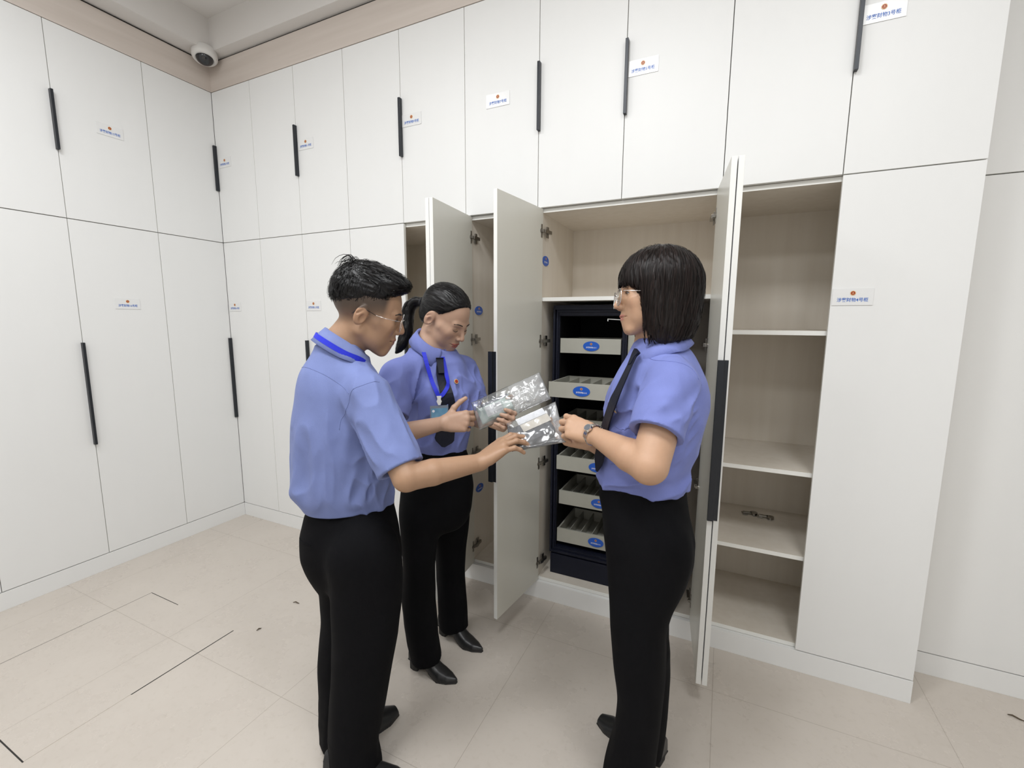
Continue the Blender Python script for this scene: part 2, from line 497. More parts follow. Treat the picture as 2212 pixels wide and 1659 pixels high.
# number 10: left door closed, right door open past square
t10 = cabinet('tall_cabinet', 'tall two-door cabinet with right door swung open, dark inside, behind the man', (0, 0, 0), 0, 'cabinet', 'tall lower cabinets of the back run')
carcass(t10, SX[3], SX[5], ZK, ZD - .0005, (1.582, .864))
d = make_door(t10, SX[4] - SX[3], hL, 1, 0, handle=(LOWH[0], LOWH[1], True)); d.location = (SX[3], 0, ZK + .004)
open_door(t10, SX[5] - .001, -1, math.radians(95.5))
# number 8: single door open, two blue plates on the inner side
t8 = cabinet('tall_cabinet', 'tall one-door cabinet standing open beside the ponytailed woman, blue oval plates inside', (0, 0, 0), 0, 'cabinet', 'tall lower cabinets of the back run')
carcass(t8, SX[5], SX[6], ZK, ZD - .0005, ())
open_door(t8, SX[5] + .0085, 1, -math.radians(85.5), handle=True)
for z, tx in ((1.522, '8-1'), (.514, '8-2')):
    oval_plate('涉案财物' + tx, Mplate((SX[5] + .0182, .095, z), (0, 1, 0), (0, 0, 1)), t8)
# number 6: both doors open, the safe inside
t6 = cabinet('tall_cabinet', 'tall open two-door cabinet in the middle with a black drawer safe inside', (0, 0, 0), 0, 'cabinet', 'tall lower cabinets of the back run')
carcass(t6, SX[6], SX[8], ZK, ZD - .0005, (1.582,))
open_door(t6, SX[6] + .006, 1, -math.radians(97.0), handle=True)
open_door(t6, SX[8] - .001, -1, math.radians(97.0))
oval_plate('涉案财物6-1', Mplate((SX[6] + .0182, .065, 1.761), (0, 1, 0), (0, 0, 1)), t6)
# number 4: left door open, right door closed
t4 = cabinet('tall_cabinet', 'tall cabinet with bare open shelves at the right end, right door closed, numbered 4', (0, 0, 0), 0, 'cabinet', 'tall lower cabinets of the back run')
carcass(t4, SX[8], SX[10], ZK, ZD - .0005, (1.434, .863, .503))
open_door(t4, SX[8] + .006, 1, -math.radians(83.5), handle=True)
d = make_door(t4, SX[10] - SX[9], hL, -1, 0, plate=(NAME % '4', 3.571 + .0625 - SX[10], 1.557 - ZK)); d.location = (SX[10], 0, ZK + .004)

# loose hinges left on the shelf
for i, (x, y, a, lab) in enumerate(((3.385, .40, .2, 'left one of two loose metal hinges lying on a low bare shelf'), (3.455, .385, -.15, 'right one of two loose metal hinges lying on a low bare shelf'))):
    mb = MB()
    mb.box(-.03, .012, -.009, .009, .002, .012, .002); mb.disc((.02, 0, .001), (0, 0, 1), .017, .017, .011, 18); mb.box(.012, .028, -.026, .026, .0, .003, .001)
    mb.box(-.034, -.012, -.02, .02, 0, .004, .001)
    o = mb.build('loose_hinge', STEEL); o.location = (x, y, .503); o.rotation_euler = (0, 0, a)
    tag(o, lab, 'hinge', 'loose hinges on the shelf')

# --- left run: local x runs along the wall away from the camera corner; frame turned so +x = +y world
LX = [-(s) for s in SY]      # distances from corner
def left_cab(lab, a, b, zlow, handle_seam, txt, nm):
    t = cabinet(nm, lab, (0, 0, 0), R90, 'cabinet', 'cabinets of the left run')
    xs = [-v for v in LX]     # local x = world y
    z0, z1 = (ZK, ZD - .0005) if zlow else (ZD + .0005, ZT)
    mb = None
    carcass(t, xs[b], xs[a], z0, z1)
    for k in range(a, b):
        # door between seam k (right) and k+1 (left)
        xr, xl = xs[k], xs[k + 1]
        hinge_right = handle_seam is not None and handle_seam == k + 1
        side = -1 if hinge_right else 1
        hx = xr if hinge_right else xl
        own = handle_seam is not None and handle_seam == k + 1
        hd = (LOWH[0], LOWH[1], True) if zlow else (UPH[0], UPH[1], True)
        pl = None
        if txt and k == 1:
            pl = (NAME % txt, (-.595 if not zlow else -.602) - hx, (1.553 - ZK) if zlow else (2.5165 - ZD))
        d = make_door(t, xr - xl, hL if zlow else hU, side, 0, handle=hd if own else None, plate=pl)
        d.location = (hx, 0, z0 + (.004 if zlow else .001))
left_cab('tall white filler door of the left run right in the corner, lower row', 0, 1, True, None, None, 'tall_cabinet')
left_cab('white filler door of the left run right in the corner, upper row', 0, 1, False, None, None, 'upper_cabinet')
left_cab('closed tall white two-door cabinet on the left wall, numbered 16', 1, 3, True, 2, '16', 'tall_cabinet')
left_cab('closed upper white two-door cabinet on the left wall, numbered 15', 1, 3, False, 2, '15', 'upper_cabinet')
left_cab('closed tall white cabinet at the left edge of the photo, lower row', 3, 5, True, 4, None, 'tall_cabinet')
left_cab('closed white cabinet at the left edge of the photo, upper row', 3, 5, False, 4, None, 'upper_cabinet')
left_cab('closed tall white cabinet on the left wall beside the camera, lower row', 5, 7, True, 6, None, 'tall_cabinet')
left_cab('closed white cabinet on the left wall beside the camera, upper row', 5, 7, False, 6, None, 'upper_cabinet')

# --- recessed run at the right end
RX = [SX[10] + .002, 4.78, X1]
for zlow in (True, False):
    for k in range(2):
        t = cabinet('tall_cabinet' if zlow else 'upper_cabinet', ('tall' if zlow else 'upper') + ' closed white cabinet in the right-hand recess, ' + ('beside the projecting run' if k == 0 else 'against the right wall'), (0, .218, 0), 0, 'cabinet', 'recessed cabinets at the right end')
        z0, z1 = (ZK, ZD - .0005) if zlow else (ZD + .0005, ZT)
        carcass(t, RX[k], RX[k + 1], z0, z1)
        d = make_door(t, RX[k + 1] - RX[k], hL if zlow else hU, 1, 0); d.location = (RX[k], 0, z0 + (.004 if zlow else .001))
struct('trim_4', MB().box(SX[10] + .0, X1, .218, .236, ZT + .003, 3.158), WOODH)
struct('trim_5', MB().box(SX[10] - .018, SX[10], .019, .218, 0, ZK - .003).box(SX[10] - .018, SX[10], .019, .218, ZT + .003, 3.158), WHITE)

# ------------------------------------------------------------------ the drawer safe
SXL, SXR, SYF, SYB = 2.428, 2.80, .085, .49
sz0, sz1 = .1135, 1.546
t = empty('drawer_safe', ((SXL + SXR) / 2, .28, sz0))
tag(t, 'black steel drawer safe with its door swung open inside the middle cabinet', 'safe')
inv = Matrix.Translation(-Vector(t.location))
def sp(mb, name, mats, parent=t):
    o = mb.build(name, mats, parent); o.matrix_parent_inverse = inv if parent is t else Matrix(); return o
b = MB()
wl = .028
b.box(SXL, SXL + wl, SYF + .02, SYB, .225, sz1); b.box(SXR - wl, SXR, SYF + .02, SYB, .225, sz1)
b.box(SXL + wl, SXR - wl, SYF + .02, SYB, sz1 - .052, sz1); b.box(SXL + wl, SXR - wl, SYF + .02, SYB, .225, .262)
b.box(SXL + wl, SXR - wl, SYB - .02, SYB, .262, sz1 - .052)
sp(b, 'body', NAVY)
b = MB()      # stepped door rebate
for i, (o_, y_) in enumerate(((0.0, SYF), (.0125, SYF + .012))):
    b.box(SXL + o_, SXL + o_ + .010, y_, SYF + .03, .232, sz1 - o_, .001); b.box(SXR - o_ - .010, SXR - o_, y_, SYF + .03, .232, sz1 - o_, .001)
    b.box(SXL + o_ + .010, SXR - o_ - .010, y_, SYF + .03, sz1 - o_ - .022, sz1 - o_, .001); b.box(SXL + o_ + .010, SXR - o_ - .010, y_, SYF + .03, .232 + o_, .245 + o_, .001)
sp(b, 'rebate_frame', NAVY)
sp(MB().box(SXL + .006, SXR, SYF, SYB - .03, sz0, .224, .002), 'plinth', NAVY)
b = MB()
b.box(SXL + wl, SXL + wl + .002, SYF + .03, SYB - .021, .262, sz1 - .052); b.box(SXR - wl - .002, SXR - wl, SYF + .03, SYB - .021, .262, sz1 - .052)
b.box(SXL + wl + .002, SXR - wl - .002, SYB - .023, SYB - .021, .262, sz1 - .052); b.box(SXL + wl + .002, SXR - wl - .002, SYF + .03, SYB - .023, sz1 - .054, sz1 - .052)
sp(b, 'lining', BLACK)
dx0, dx1 = SXL + wl + .005, SXR - wl - .005
for i, (zc, yo) in enumerate(((1.345, .105), (1.142, -.055), (.935, .10), (.738, .08), (.530, .13), (.325, .11))):
    b = MB()
    z0, z1 = zc - .037, zc + .037
    b.box(dx0, dx1, yo, yo + .012, z0, z1, .001)
    yb = yo + .30
    b.box(dx0, dx0 + .008, yo + .012, yb, z0 + .008, z1 - .004); b.box(dx1 - .008, dx1, yo + .012, yb, z0 + .008, z1 - .004)
    b.box(dx0, dx1, yb, yb + .008, z0 + .008, z1 - .004); b.box(dx0 + .008, dx1 - .008, yo + .012, yb, z0 + .006, z0 + .012)
    for k in range(1, 5):      # dividers
        xx = dx0 + (dx1 - dx0) * k / 5
        b.box(xx - .0015, xx + .0015, yo + .012, yb, z0 + .012, z1 - .012)
    dr = sp(b, 'drawer', DRAWER)
    pxo = (2.622, 2.625, 2.63, 2.675, 2.68, 2.675)[i]
    oval_plate('涉案财物6-2-%d' % (i + 1), Mplate((pxo, yo - .0002, zc), (1, 0, 0), (0, 0, 1)), dr)
# safe door swung wide, pale lining to the front
ang = math.radians(-34)
hxp, hyp = SXR + .004, SYF - .004
b = MB()
b.box(0, .285, 0, .022, .235, sz1 - .01, .002)
b2 = MB().box(.028, .262, -.022, 0, .27, sz1 - .05, .004)
dro = sp(b, 'safe_door', NAVY)
dro.matrix_parent_inverse = inv; dro.location = (hxp, hyp, 0); dro.rotation_euler = (0, 0, ang)
b2.box(.004, .281, -.003, 0, .24, sz1 - .015, .001)
b2.build('door_lining', DRAWER, dro)
b = MB(); b.tube([(SXR - .10, SYF + .012, 1.478), (SXR - wl, SYF + .012, 1.474)], .0022, 6); b.box(SXR - .1, SXR - .096, SYF + .01, SYF + .014, 1.468, 1.478)
sp(b, 'latch_rod', new_mat('latch_white', (.7, .7, .68), .4))

# ------------------------------------------------------------------ dome camera in the corner
t = empty('dome_camera', (0.10, -0.085, 3.158))
tag(t, 'white dome security camera with dark glass bubble up in the ceiling corner', 'security camera')
ax = Vector((.20, -.17, -.96)).normalized()
q = ax.to_track_quat('Z', 'Y')
def lathe(prof, seg=40):
    mb = MB(); rings = []
    for r, h in prof:
        rings.append([mb.bm.verts.new(q @ Vector((r * math.cos(2 * PI * k / seg), r * math.sin(2 * PI * k / seg), h))) for k in range(seg)])
    for A, B in zip(rings, rings[1:]):
        for k in range(seg): mb.bm.faces.new((A[k], A[(k + 1) % seg], B[(k + 1) % seg], B[k]))
    mb.bm.faces.new(rings[0][::-1]); mb.bm.faces.new(rings[-1])
    return mb
hs = lathe([(.05, -.008), (.067, -.007), (.071, .0), (.072, .032), (.070, .042), (.062, .051), (.051, .054), (.048, .049)]).build('housing', new_mat('camera_white', (.74, .73, .71), .4), t, True)
bub = lathe([(.048, .040)] + [(.048 * math.cos(a), .046 + .036 * math.sin(a)) for a in [i * PI / 22 for i in range(11)]]).build('glass_bubble', new_mat('camera_dark_glass', (.012, .013, .017), .06, 0, .8), t, True)
mb = MB(); mb.disc(q @ Vector((.065, .007, .044)), q @ Vector((1, .1, .6)), .003, .003, .002, 10)
mb.build('screw', STEEL, t)
# ------------------------------------------------------------------ measured body sections (z, x, y, half width, half depth) and joints, metres
BODY = {'man': {'armseam': [(2.3291, -1.0676, 1.2981), (2.3008, -1.0937, 1.2874), (2.2668, -1.1144, 1.257), (2.2477, -1.1293, 1.2189), (2.2265, -1.1335, 1.1838),
                     (2.2238, -1.1399, 1.1507)],
         'col': (2.1426, -1.0196, 1.3823),
         'elL': (1.99, -0.93, 1.03),
         'elR': (2.4348, -1.1038, 1.0308),
         'head': {'R': [(0.7479, -0.5751, 0.3315), (0.5918, 0.8039, 0.0594), (-0.3007, 0.1518, 0.9416)], 'c': (2.2, -0.9808, 1.4877), 's': 1.0422},
         'hips': ([(0.5673, 2.1469, -1.007, 0.1376, 0.11), (0.6329, 2.1422, -1.0119, 0.1495, 0.13), (0.7083, 2.1343, -1.0203, 0.1584, 0.135),
                   (0.7808, 2.1322, -1.0225, 0.1542, 0.13), (0.8403, 2.1337, -1.0208, 0.1415, 0.118), (0.872, 2.1351, -1.0194, 0.1298, 0.108)],
                  0.8098),
         'legL': ([(-0.0171, 2.0847, -1.0704, 0.0642, 0.08), (0.139, 2.0833, -1.0719, 0.0618, 0.08), (0.306, 2.0865, -1.0683, 0.064, 0.08),
                   (0.3928, 2.094, -1.0598, 0.0638, 0.08), (0.47, 2.1021, -1.0506, 0.0638, 0.08), (0.5808, 2.1041, -1.0484, 0.0697, 0.08),
                   (0.6967, 2.0893, -1.0651, 0.0773, 0.08), (0.7784, 2.0865, -1.0683, 0.0849, 0.08), (0.8413, 2.0897, -1.0646, 0.0797, 0.08)],
                  0.8474),
         'legR': ([(-0.117, 2.2176, -1.1176, 0.0861, 0.085), (-0.0442, 2.2145, -1.1208, 0.084, 0.085), (0.0453, 2.2104, -1.1249, 0.0809, 0.085),
                   (0.1157, 2.2072, -1.1281, 0.0746, 0.085), (0.1848, 2.2149, -1.1203, 0.0822, 0.085), (0.3028, 2.2274, -1.1076, 0.0889, 0.085),
                   (0.4412, 2.2414, -1.0935, 0.0969, 0.085), (0.579, 2.2495, -1.0854, 0.1072, 0.085), (0.6671, 2.2533, -1.0814, 0.1086, 0.085),
                   (0.7455, 2.2485, -1.0864, 0.1134, 0.085), (0.8213, 2.2484, -1.0864, 0.1072, 0.085), (0.8812, 2.2479, -1.087, 0.0999, 0.085)],
                  0.7914),
         'mid': (2.6171, -0.8728, 1.0883),
         'nb': (2.1255, -1.0217, 1.3848),
         'shL': (2.015, -0.985, 1.255),
         'shR': (2.2763, -1.0623, 1.2404),
         'slR': (2.4033, -1.0882, 1.0468),
         'tip': (2.6493, -0.7729, 1.0732),
         'torso': ([(0.8058, 2.1433, -1.0108, 0.1098, 0.105), (0.8477, 2.1365, -1.0179, 0.1331, 0.118), (0.9268, 2.1233, -1.0318, 0.1547, 0.128),
                    (1.0543, 2.125, -1.03, 0.1502, 0.132), (1.1759, 2.1255, -1.0295, 0.1417, 0.132), (1.2654, 2.1258, -1.0292, 0.1296, 0.125),
                    (1.3097, 2.1227, -1.0324, 0.1125, 0.11), (1.3463, 2.1186, -1.0367, 0.0815, 0.085), (1.3795, 2.1217, -1.0335, 0.0505, 0.065)],
                   0.8098),
         'wrL': (2.02, -0.88, 0.85),
         'wrR': (2.5669, -0.9227, 1.0412),
         'yoke': [(2.0522, -1.1156, 1.3254), (2.1134, -1.1215, 1.3178), (2.1716, -1.1191, 1.3001), (2.2188, -1.1115, 1.2776), (2.2594, -1.107, 1.2554)]},
 'w1': {'col': (2.1565, -0.5843, 1.376),
        'elL': (2.3052, -0.4574, 1.0582),
        'elR': (2.145, -0.8462, 1.0532),
        'head': {'R': [(0.863, 0.0756, 0.4996), (-0.0588, 0.997, -0.0494), (-0.5018, 0.0132, 0.8649)], 'c': (2.1985, -0.5519, 1.4705), 's': 1.0172},
        'hips': ([(0.5706, 2.1487, -0.5713, 0.1304, 0.1), (0.6268, 2.1499, -0.5705, 0.1454, 0.125), (0.6948, 2.1534, -0.568, 0.1516, 0.128),
                  (0.776, 2.161, -0.5628, 0.1509, 0.125), (0.8768, 2.1644, -0.5604, 0.1337, 0.115), (0.9565, 2.1659, -0.5594, 0.1073, 0.095)],
                 0.6078),
        'lan1': [(2.1122, -0.6052, 1.4124), (2.1738, -0.6554, 1.3332), (2.2189, -0.679, 1.2594), (2.2473, -0.6854, 1.204), (2.2582, -0.6837, 1.1816)],
        'lan2': [(2.2588, -0.6368, 1.3386), (2.2777, -0.6481, 1.2806), (2.2824, -0.6533, 1.2321), (2.273, -0.6746, 1.1955), (2.2597, -0.683, 1.1816)],
        'legL': ([(-0.0138, 2.1527, -0.4328, 0.0651, 0.072), (0.0633, 2.1473, -0.4365, 0.0657, 0.072), (0.1674, 2.1449, -0.4381, 0.0674, 0.072),
                  (0.321, 2.1387, -0.4423, 0.0635, 0.072), (0.3893, 2.1395, -0.4418, 0.0674, 0.072), (0.4661, 2.1404, -0.4411, 0.0733, 0.072),
                  (0.5556, 2.139, -0.4421, 0.0864, 0.072), (0.6436, 2.1427, -0.4396, 0.0932, 0.072), (0.7307, 2.1463, -0.4372, 0.0958, 0.072)],
                 0.596),
        'legR': ([(-0.0283, 2.1653, -0.6455, 0.0653, 0.075), (0.0174, 2.1576, -0.6516, 0.064, 0.075), (0.1337, 2.1412, -0.6643, 0.0651, 0.075),
                  (0.22, 2.136, -0.6683, 0.0674, 0.075), (0.3051, 2.1316, -0.6718, 0.0688, 0.075), (0.4576, 2.1344, -0.6696, 0.0643, 0.075),
                  (0.5708, 2.1373, -0.6673, 0.0722, 0.075), (0.6502, 2.1418, -0.6638, 0.0792, 0.075), (0.7288, 2.1454, -0.661, 0.0816, 0.075),
                  (0.8064, 2.1511, -0.6566, 0.0794, 0.075)],
                 0.6607),
        'nb': (2.1433, -0.5757, 1.3641),
        'pin': (2.323, -0.6194, 1.2553),
        'pony': [(2.0778, -0.5233, 1.5413), (2.0406, -0.5237, 1.5437), (2.0147, -0.5345, 1.5169), (2.0095, -0.5455, 1.4613), (2.0108, -0.5585, 1.4097),
                 (2.0044, -0.5794, 1.3662), (1.9922, -0.5951, 1.3379)],
        'shL': (2.2027, -0.4195, 1.2547),
        'shR': (2.0985, -0.7248, 1.2576),
        'slL': (2.2696, -0.4414, 1.1258),
        'slR': (2.1388, -0.8108, 1.1201),
        'tie': [(2.2456, -0.6457, 1.3211), (2.2605, -0.6567, 1.277), (2.284, -0.6694, 1.1955), (2.3058, -0.6737, 1.1009), (2.3186, -0.6702, 1.0123),
                (2.314, -0.6804, 0.9603)],
        'torso': ([(0.9167, 2.1661, -0.5593, 0.1048, 0.095), (0.9663, 2.1685, -0.5576, 0.1139, 0.105), (1.0349, 2.1744, -0.5535, 0.1267, 0.11),
                   (1.1129, 2.1742, -0.5536, 0.1429, 0.122), (1.1806, 2.1675, -0.5582, 0.1438, 0.122), (1.2475, 2.1593, -0.564, 0.1391, 0.105),
                   (1.3042, 2.1553, -0.5668, 0.1218, 0.085), (1.3454, 2.1576, -0.5651, 0.0874, 0.06)],
                  0.6078),
        'wrL': (2.4772, -0.7162, 1.1345),
        'wrR': (2.3563, -0.8037, 1.1169)},
 'w2': {'col': (3.0435, -0.7047, 1.3967),
        'elL': (3.0629, -0.941, 1.1087),
        'elR': (2.9427, -0.6193, 1.0287),
        'head': {'R': [(-0.9264, 0.3742, -0.0416), (-0.3765, -0.9208, 0.1014), (-0.0004, 0.1096, 0.994)], 'c': (3.0278, -0.7096, 1.5329), 's': 0.9911},
        'hips': ([(0.6441, 3.0376, -0.699, 0.1159, 0.11), (0.7265, 3.0441, -0.6981, 0.1297, 0.13), (0.8145, 3.0384, -0.6989, 0.1358, 0.135),
                  (0.8851, 3.0255, -0.7006, 0.1295, 0.128), (0.9332, 3.0152, -0.702, 0.1308, 0.115), (0.9658, 3.0139, -0.7021, 0.1277, 0.108)],
                 0.1327),
        'legL': ([(-0.0385, 3.0226, -0.8045, 0.0815, 0.085), (0.0955, 3.0302, -0.8036, 0.076, 0.085), (0.1592, 3.0382, -0.8026, 0.0704, 0.085),
                  (0.2331, 3.0462, -0.8017, 0.067, 0.085), (0.333, 3.0502, -0.8012, 0.0661, 0.085), (0.4297, 3.0451, -0.8018, 0.0743, 0.085),
                  (0.5451, 3.0366, -0.8028, 0.0809, 0.085), (0.5733, 3.0347, -0.803, 0.0814, 0.085), (0.6488, 3.0396, -0.8025, 0.0903, 0.085),
                  (0.7052, 3.0493, -0.8013, 0.1061, 0.085), (0.7813, 3.0548, -0.8006, 0.1182, 0.085), (0.8532, 3.0513, -0.801, 0.1226, 0.085),
                  (0.9079, 3.0426, -0.8021, 0.1211, 0.085), (0.9554, 3.0343, -0.8031, 0.1198, 0.085)],
                 0.1198),
        'legR': ([(0.0274, 3.0376, -0.6614, 0.0767, 0.08), (0.0955, 3.043, -0.6608, 0.0768, 0.08), (0.1755, 3.0448, -0.6606, 0.0769, 0.08),
                  (0.3222, 3.0495, -0.6601, 0.0736, 0.08), (0.4503, 3.0431, -0.6608, 0.0722, 0.08), (0.5619, 3.0337, -0.6619, 0.0775, 0.08),
                  (0.6585, 3.0306, -0.6622, 0.0854, 0.08), (0.7549, 3.0361, -0.6616, 0.1019, 0.08), (0.8341, 3.0427, -0.6608, 0.1085, 0.08),
                  (0.8953, 3.0401, -0.6611, 0.1038, 0.08)],
                 0.115),
        'mid': (2.7729, -0.801, 1.1649),
        'nb': (3.0327, -0.6857, 1.4077),
        'shL': (3.0956, -0.818, 1.2989),
        'shR': (2.9753, -0.5666, 1.27),
        'slL': (3.0707, -0.909, 1.1831),
        'slR': (2.9637, -0.6005, 1.159),
        'tie': [(2.9895, -0.7953, 1.3724), (2.9678, -0.8267, 1.3072), (2.9453, -0.8417, 1.2429), (2.9149, -0.7902, 1.1631), (2.9023, -0.7851, 1.0903),
                (2.8929, -0.7889, 1.0215)],
        'torso': ([(0.9397, 3.0192, -0.7014, 0.1264, 0.105), (0.9734, 3.0154, -0.7019, 0.1309, 0.118), (1.0103, 3.0157, -0.7019, 0.1338, 0.122),
                   (1.0988, 3.0282, -0.7002, 0.1365, 0.13), (1.1851, 3.0381, -0.6989, 0.1465, 0.135), (1.2413, 3.0407, -0.6986, 0.1455, 0.13),
                   (1.2971, 3.0474, -0.6977, 0.1306, 0.12), (1.345, 3.0483, -0.6976, 0.1074, 0.1), (1.3817, 3.0501, -0.6973, 0.0839, 0.075),
                   (1.4125, 3.0457, -0.6979, 0.0544, 0.06)],
                  0.1327),
        'wrL': (2.891, -0.8272, 1.1411),
        'wrR': (2.8495, -0.7103, 1.0852)}}
BAGS = {'a0': (2.4272, -0.7323, 1.1823),
 'a1': (2.6357, -0.6176, 1.2893),
 'a2': (2.6885, -0.6397, 1.2017),
 'a3': (2.4742, -0.7574, 1.0935),
 'b0': (2.5838, -0.7724, 1.1322),
 'b1': (2.7151, -0.6668, 1.1985),
 'b2': (2.7896, -0.7759, 1.0956),
 'b3': (2.6412, -0.8506, 1.065)}
# ------------------------------------------------------------------ implicit-surface modelling kit (numpy)
F32 = np.float32
def V3(*a): return np.array(a, F32)
def smin(a, b, k):
    h = np.maximum(k - np.abs(a - b), 0) / k
    return np.minimum(a, b) - h * h * k * 0.25
def smax(a, b, k): return -smin(-a, -b, k)
def cap(P, a, b, r1, r2):
    a = np.asarray(a, F32); b = np.asarray(b, F32)
    ab = b - a; t = np.clip(((P - a) @ ab) / max(float(ab @ ab), 1e-12), 0, 1)
    return np.linalg.norm(P - a - t[:, None] * ab, axis=1) - (r1 + (r2 - r1) * t)
def ell(P, c, r, R=None):
    q = P - np.asarray(c, F32)
    if R is not None: q = q @ np.asarray(R, F32)
    r = np.asarray(r, F32)
    k0 = np.linalg.norm(q / r, axis=1); k1 = np.linalg.norm(q / (r * r), axis=1)
    return k0 * (k0 - 1.0) / np.maximum(k1, 1e-9)
class VLoft:
    """stack of ellipses along z: rows (z, x, y, half width, half depth), one heading angle for the wide axis"""
    def __init__(s, rows, ang, grow=0.0, n=2.0, z0=None, z1=None, soft=0.0, softtop=0.0):
        s.soft = soft; s.st = softtop
        A = np.array(rows, float); A = A[np.argsort(A[:, 0])]
        zz = np.linspace(A[0, 0], A[-1, 0], 140)
        cols = [np.interp(zz, A[:, 0], A[:, i]) for i in range(1, 5)]
        k = np.hanning(17); k /= k.sum()
        cols = [np.convolve(np.pad(c, 8, mode='edge'), k, mode='valid') for c in cols]
        s.z = zz; s.c = cols; s.g = grow; s.n = n
        s.ca, s.sa = math.cos(ang), math.sin(ang)
        s.z0 = A[0, 0] if z0 is None else z0; s.z1 = A[-1, 0] if z1 is None else z1
    def at(s, z):
        return [float(np.interp(z, s.z, c)) for c in s.c]
    def __call__(s, P):
        z = P[:, 2]
        cx, cy, a, b = [np.interp(z, s.z, c).astype(F32) for c in s.c]
        a = a + s.g; b = b + s.g
        dx, dy = P[:, 0] - cx, P[:, 1] - cy
        u = (dx * s.ca + dy * s.sa) / a; v = (-dx * s.sa + dy * s.ca) / b
        rho = (np.abs(u) ** s.n + np.abs(v) ** s.n) ** (1 / s.n) if s.n != 2 else np.sqrt(u * u + v * v)
        g = np.sqrt((u / a) ** 2 + (v / b) ** 2) / np.maximum(rho, 1e-6)
        d = (rho - 1) / np.maximum(g, 1e-6)
        d = np.clip(d, -0.2, 2)
        if s.soft: return np.maximum(smax(d, s.z0 - z, s.soft), z - s.z1)
        if s.st: return np.maximum(smax(d, z - s.z1, s.st), s.z0 - z)
        return np.maximum(d, np.maximum(z - s.z1, s.z0 - z))
_rng = np.random.RandomState(7)
_LAT = _rng.rand(32, 32, 32).astype(F32)
def noise3(Q):
    i = np.floor(Q).astype(np.int64); f = (Q - i).astype(F32); f = f * f * (3 - 2 * f)
    i0 = i & 31; i1 = (i + 1) & 31
    r = 0
    for a in (0, 1):
        xa = (i1 if a else i0)[:, 0]; wa = f[:, 0] if a else 1 - f[:, 0]
        for b in (0, 1):
            yb = (i1 if b else i0)[:, 1]; wb = f[:, 1] if b else 1 - f[:, 1]
            for c in (0, 1):
                zc = (i1 if c else i0)[:, 2]; wc = f[:, 2] if c else 1 - f[:, 2]
                r = r + _LAT[xa, yb, zc] * (wa * wb * wc)
    return r
def folds(P, axis, stretch, size, seed=0, sharp=1.5):
    """ridged folds: short across, long along axis"""
    ax = np.asarray(axis, float); ax = ax / np.linalg.norm(ax)
    o = np.cross(ax, [0.31, 0.85, 0.42]); o /= np.linalg.norm(o); w = np.cross(ax, o)
    Q = np.stack([P @ ax.astype(F32) / (size * stretch), P @ o.astype(F32) / size, P @ w.astype(F32) / size], 1) + seed * 7.3
    wq = noise3(Q * 0.5 + 3.1) * 0.9
    Q[:, 1] += wq; Q[:, 2] += wq
    n = 1 - np.abs(2 * noise3(Q) - 1)
    return n ** sharp - 0.5
def ss(a, b, x):
    t = np.clip((x - a) / (b - a), 0, 1); return t * t * (3 - 2 * t)

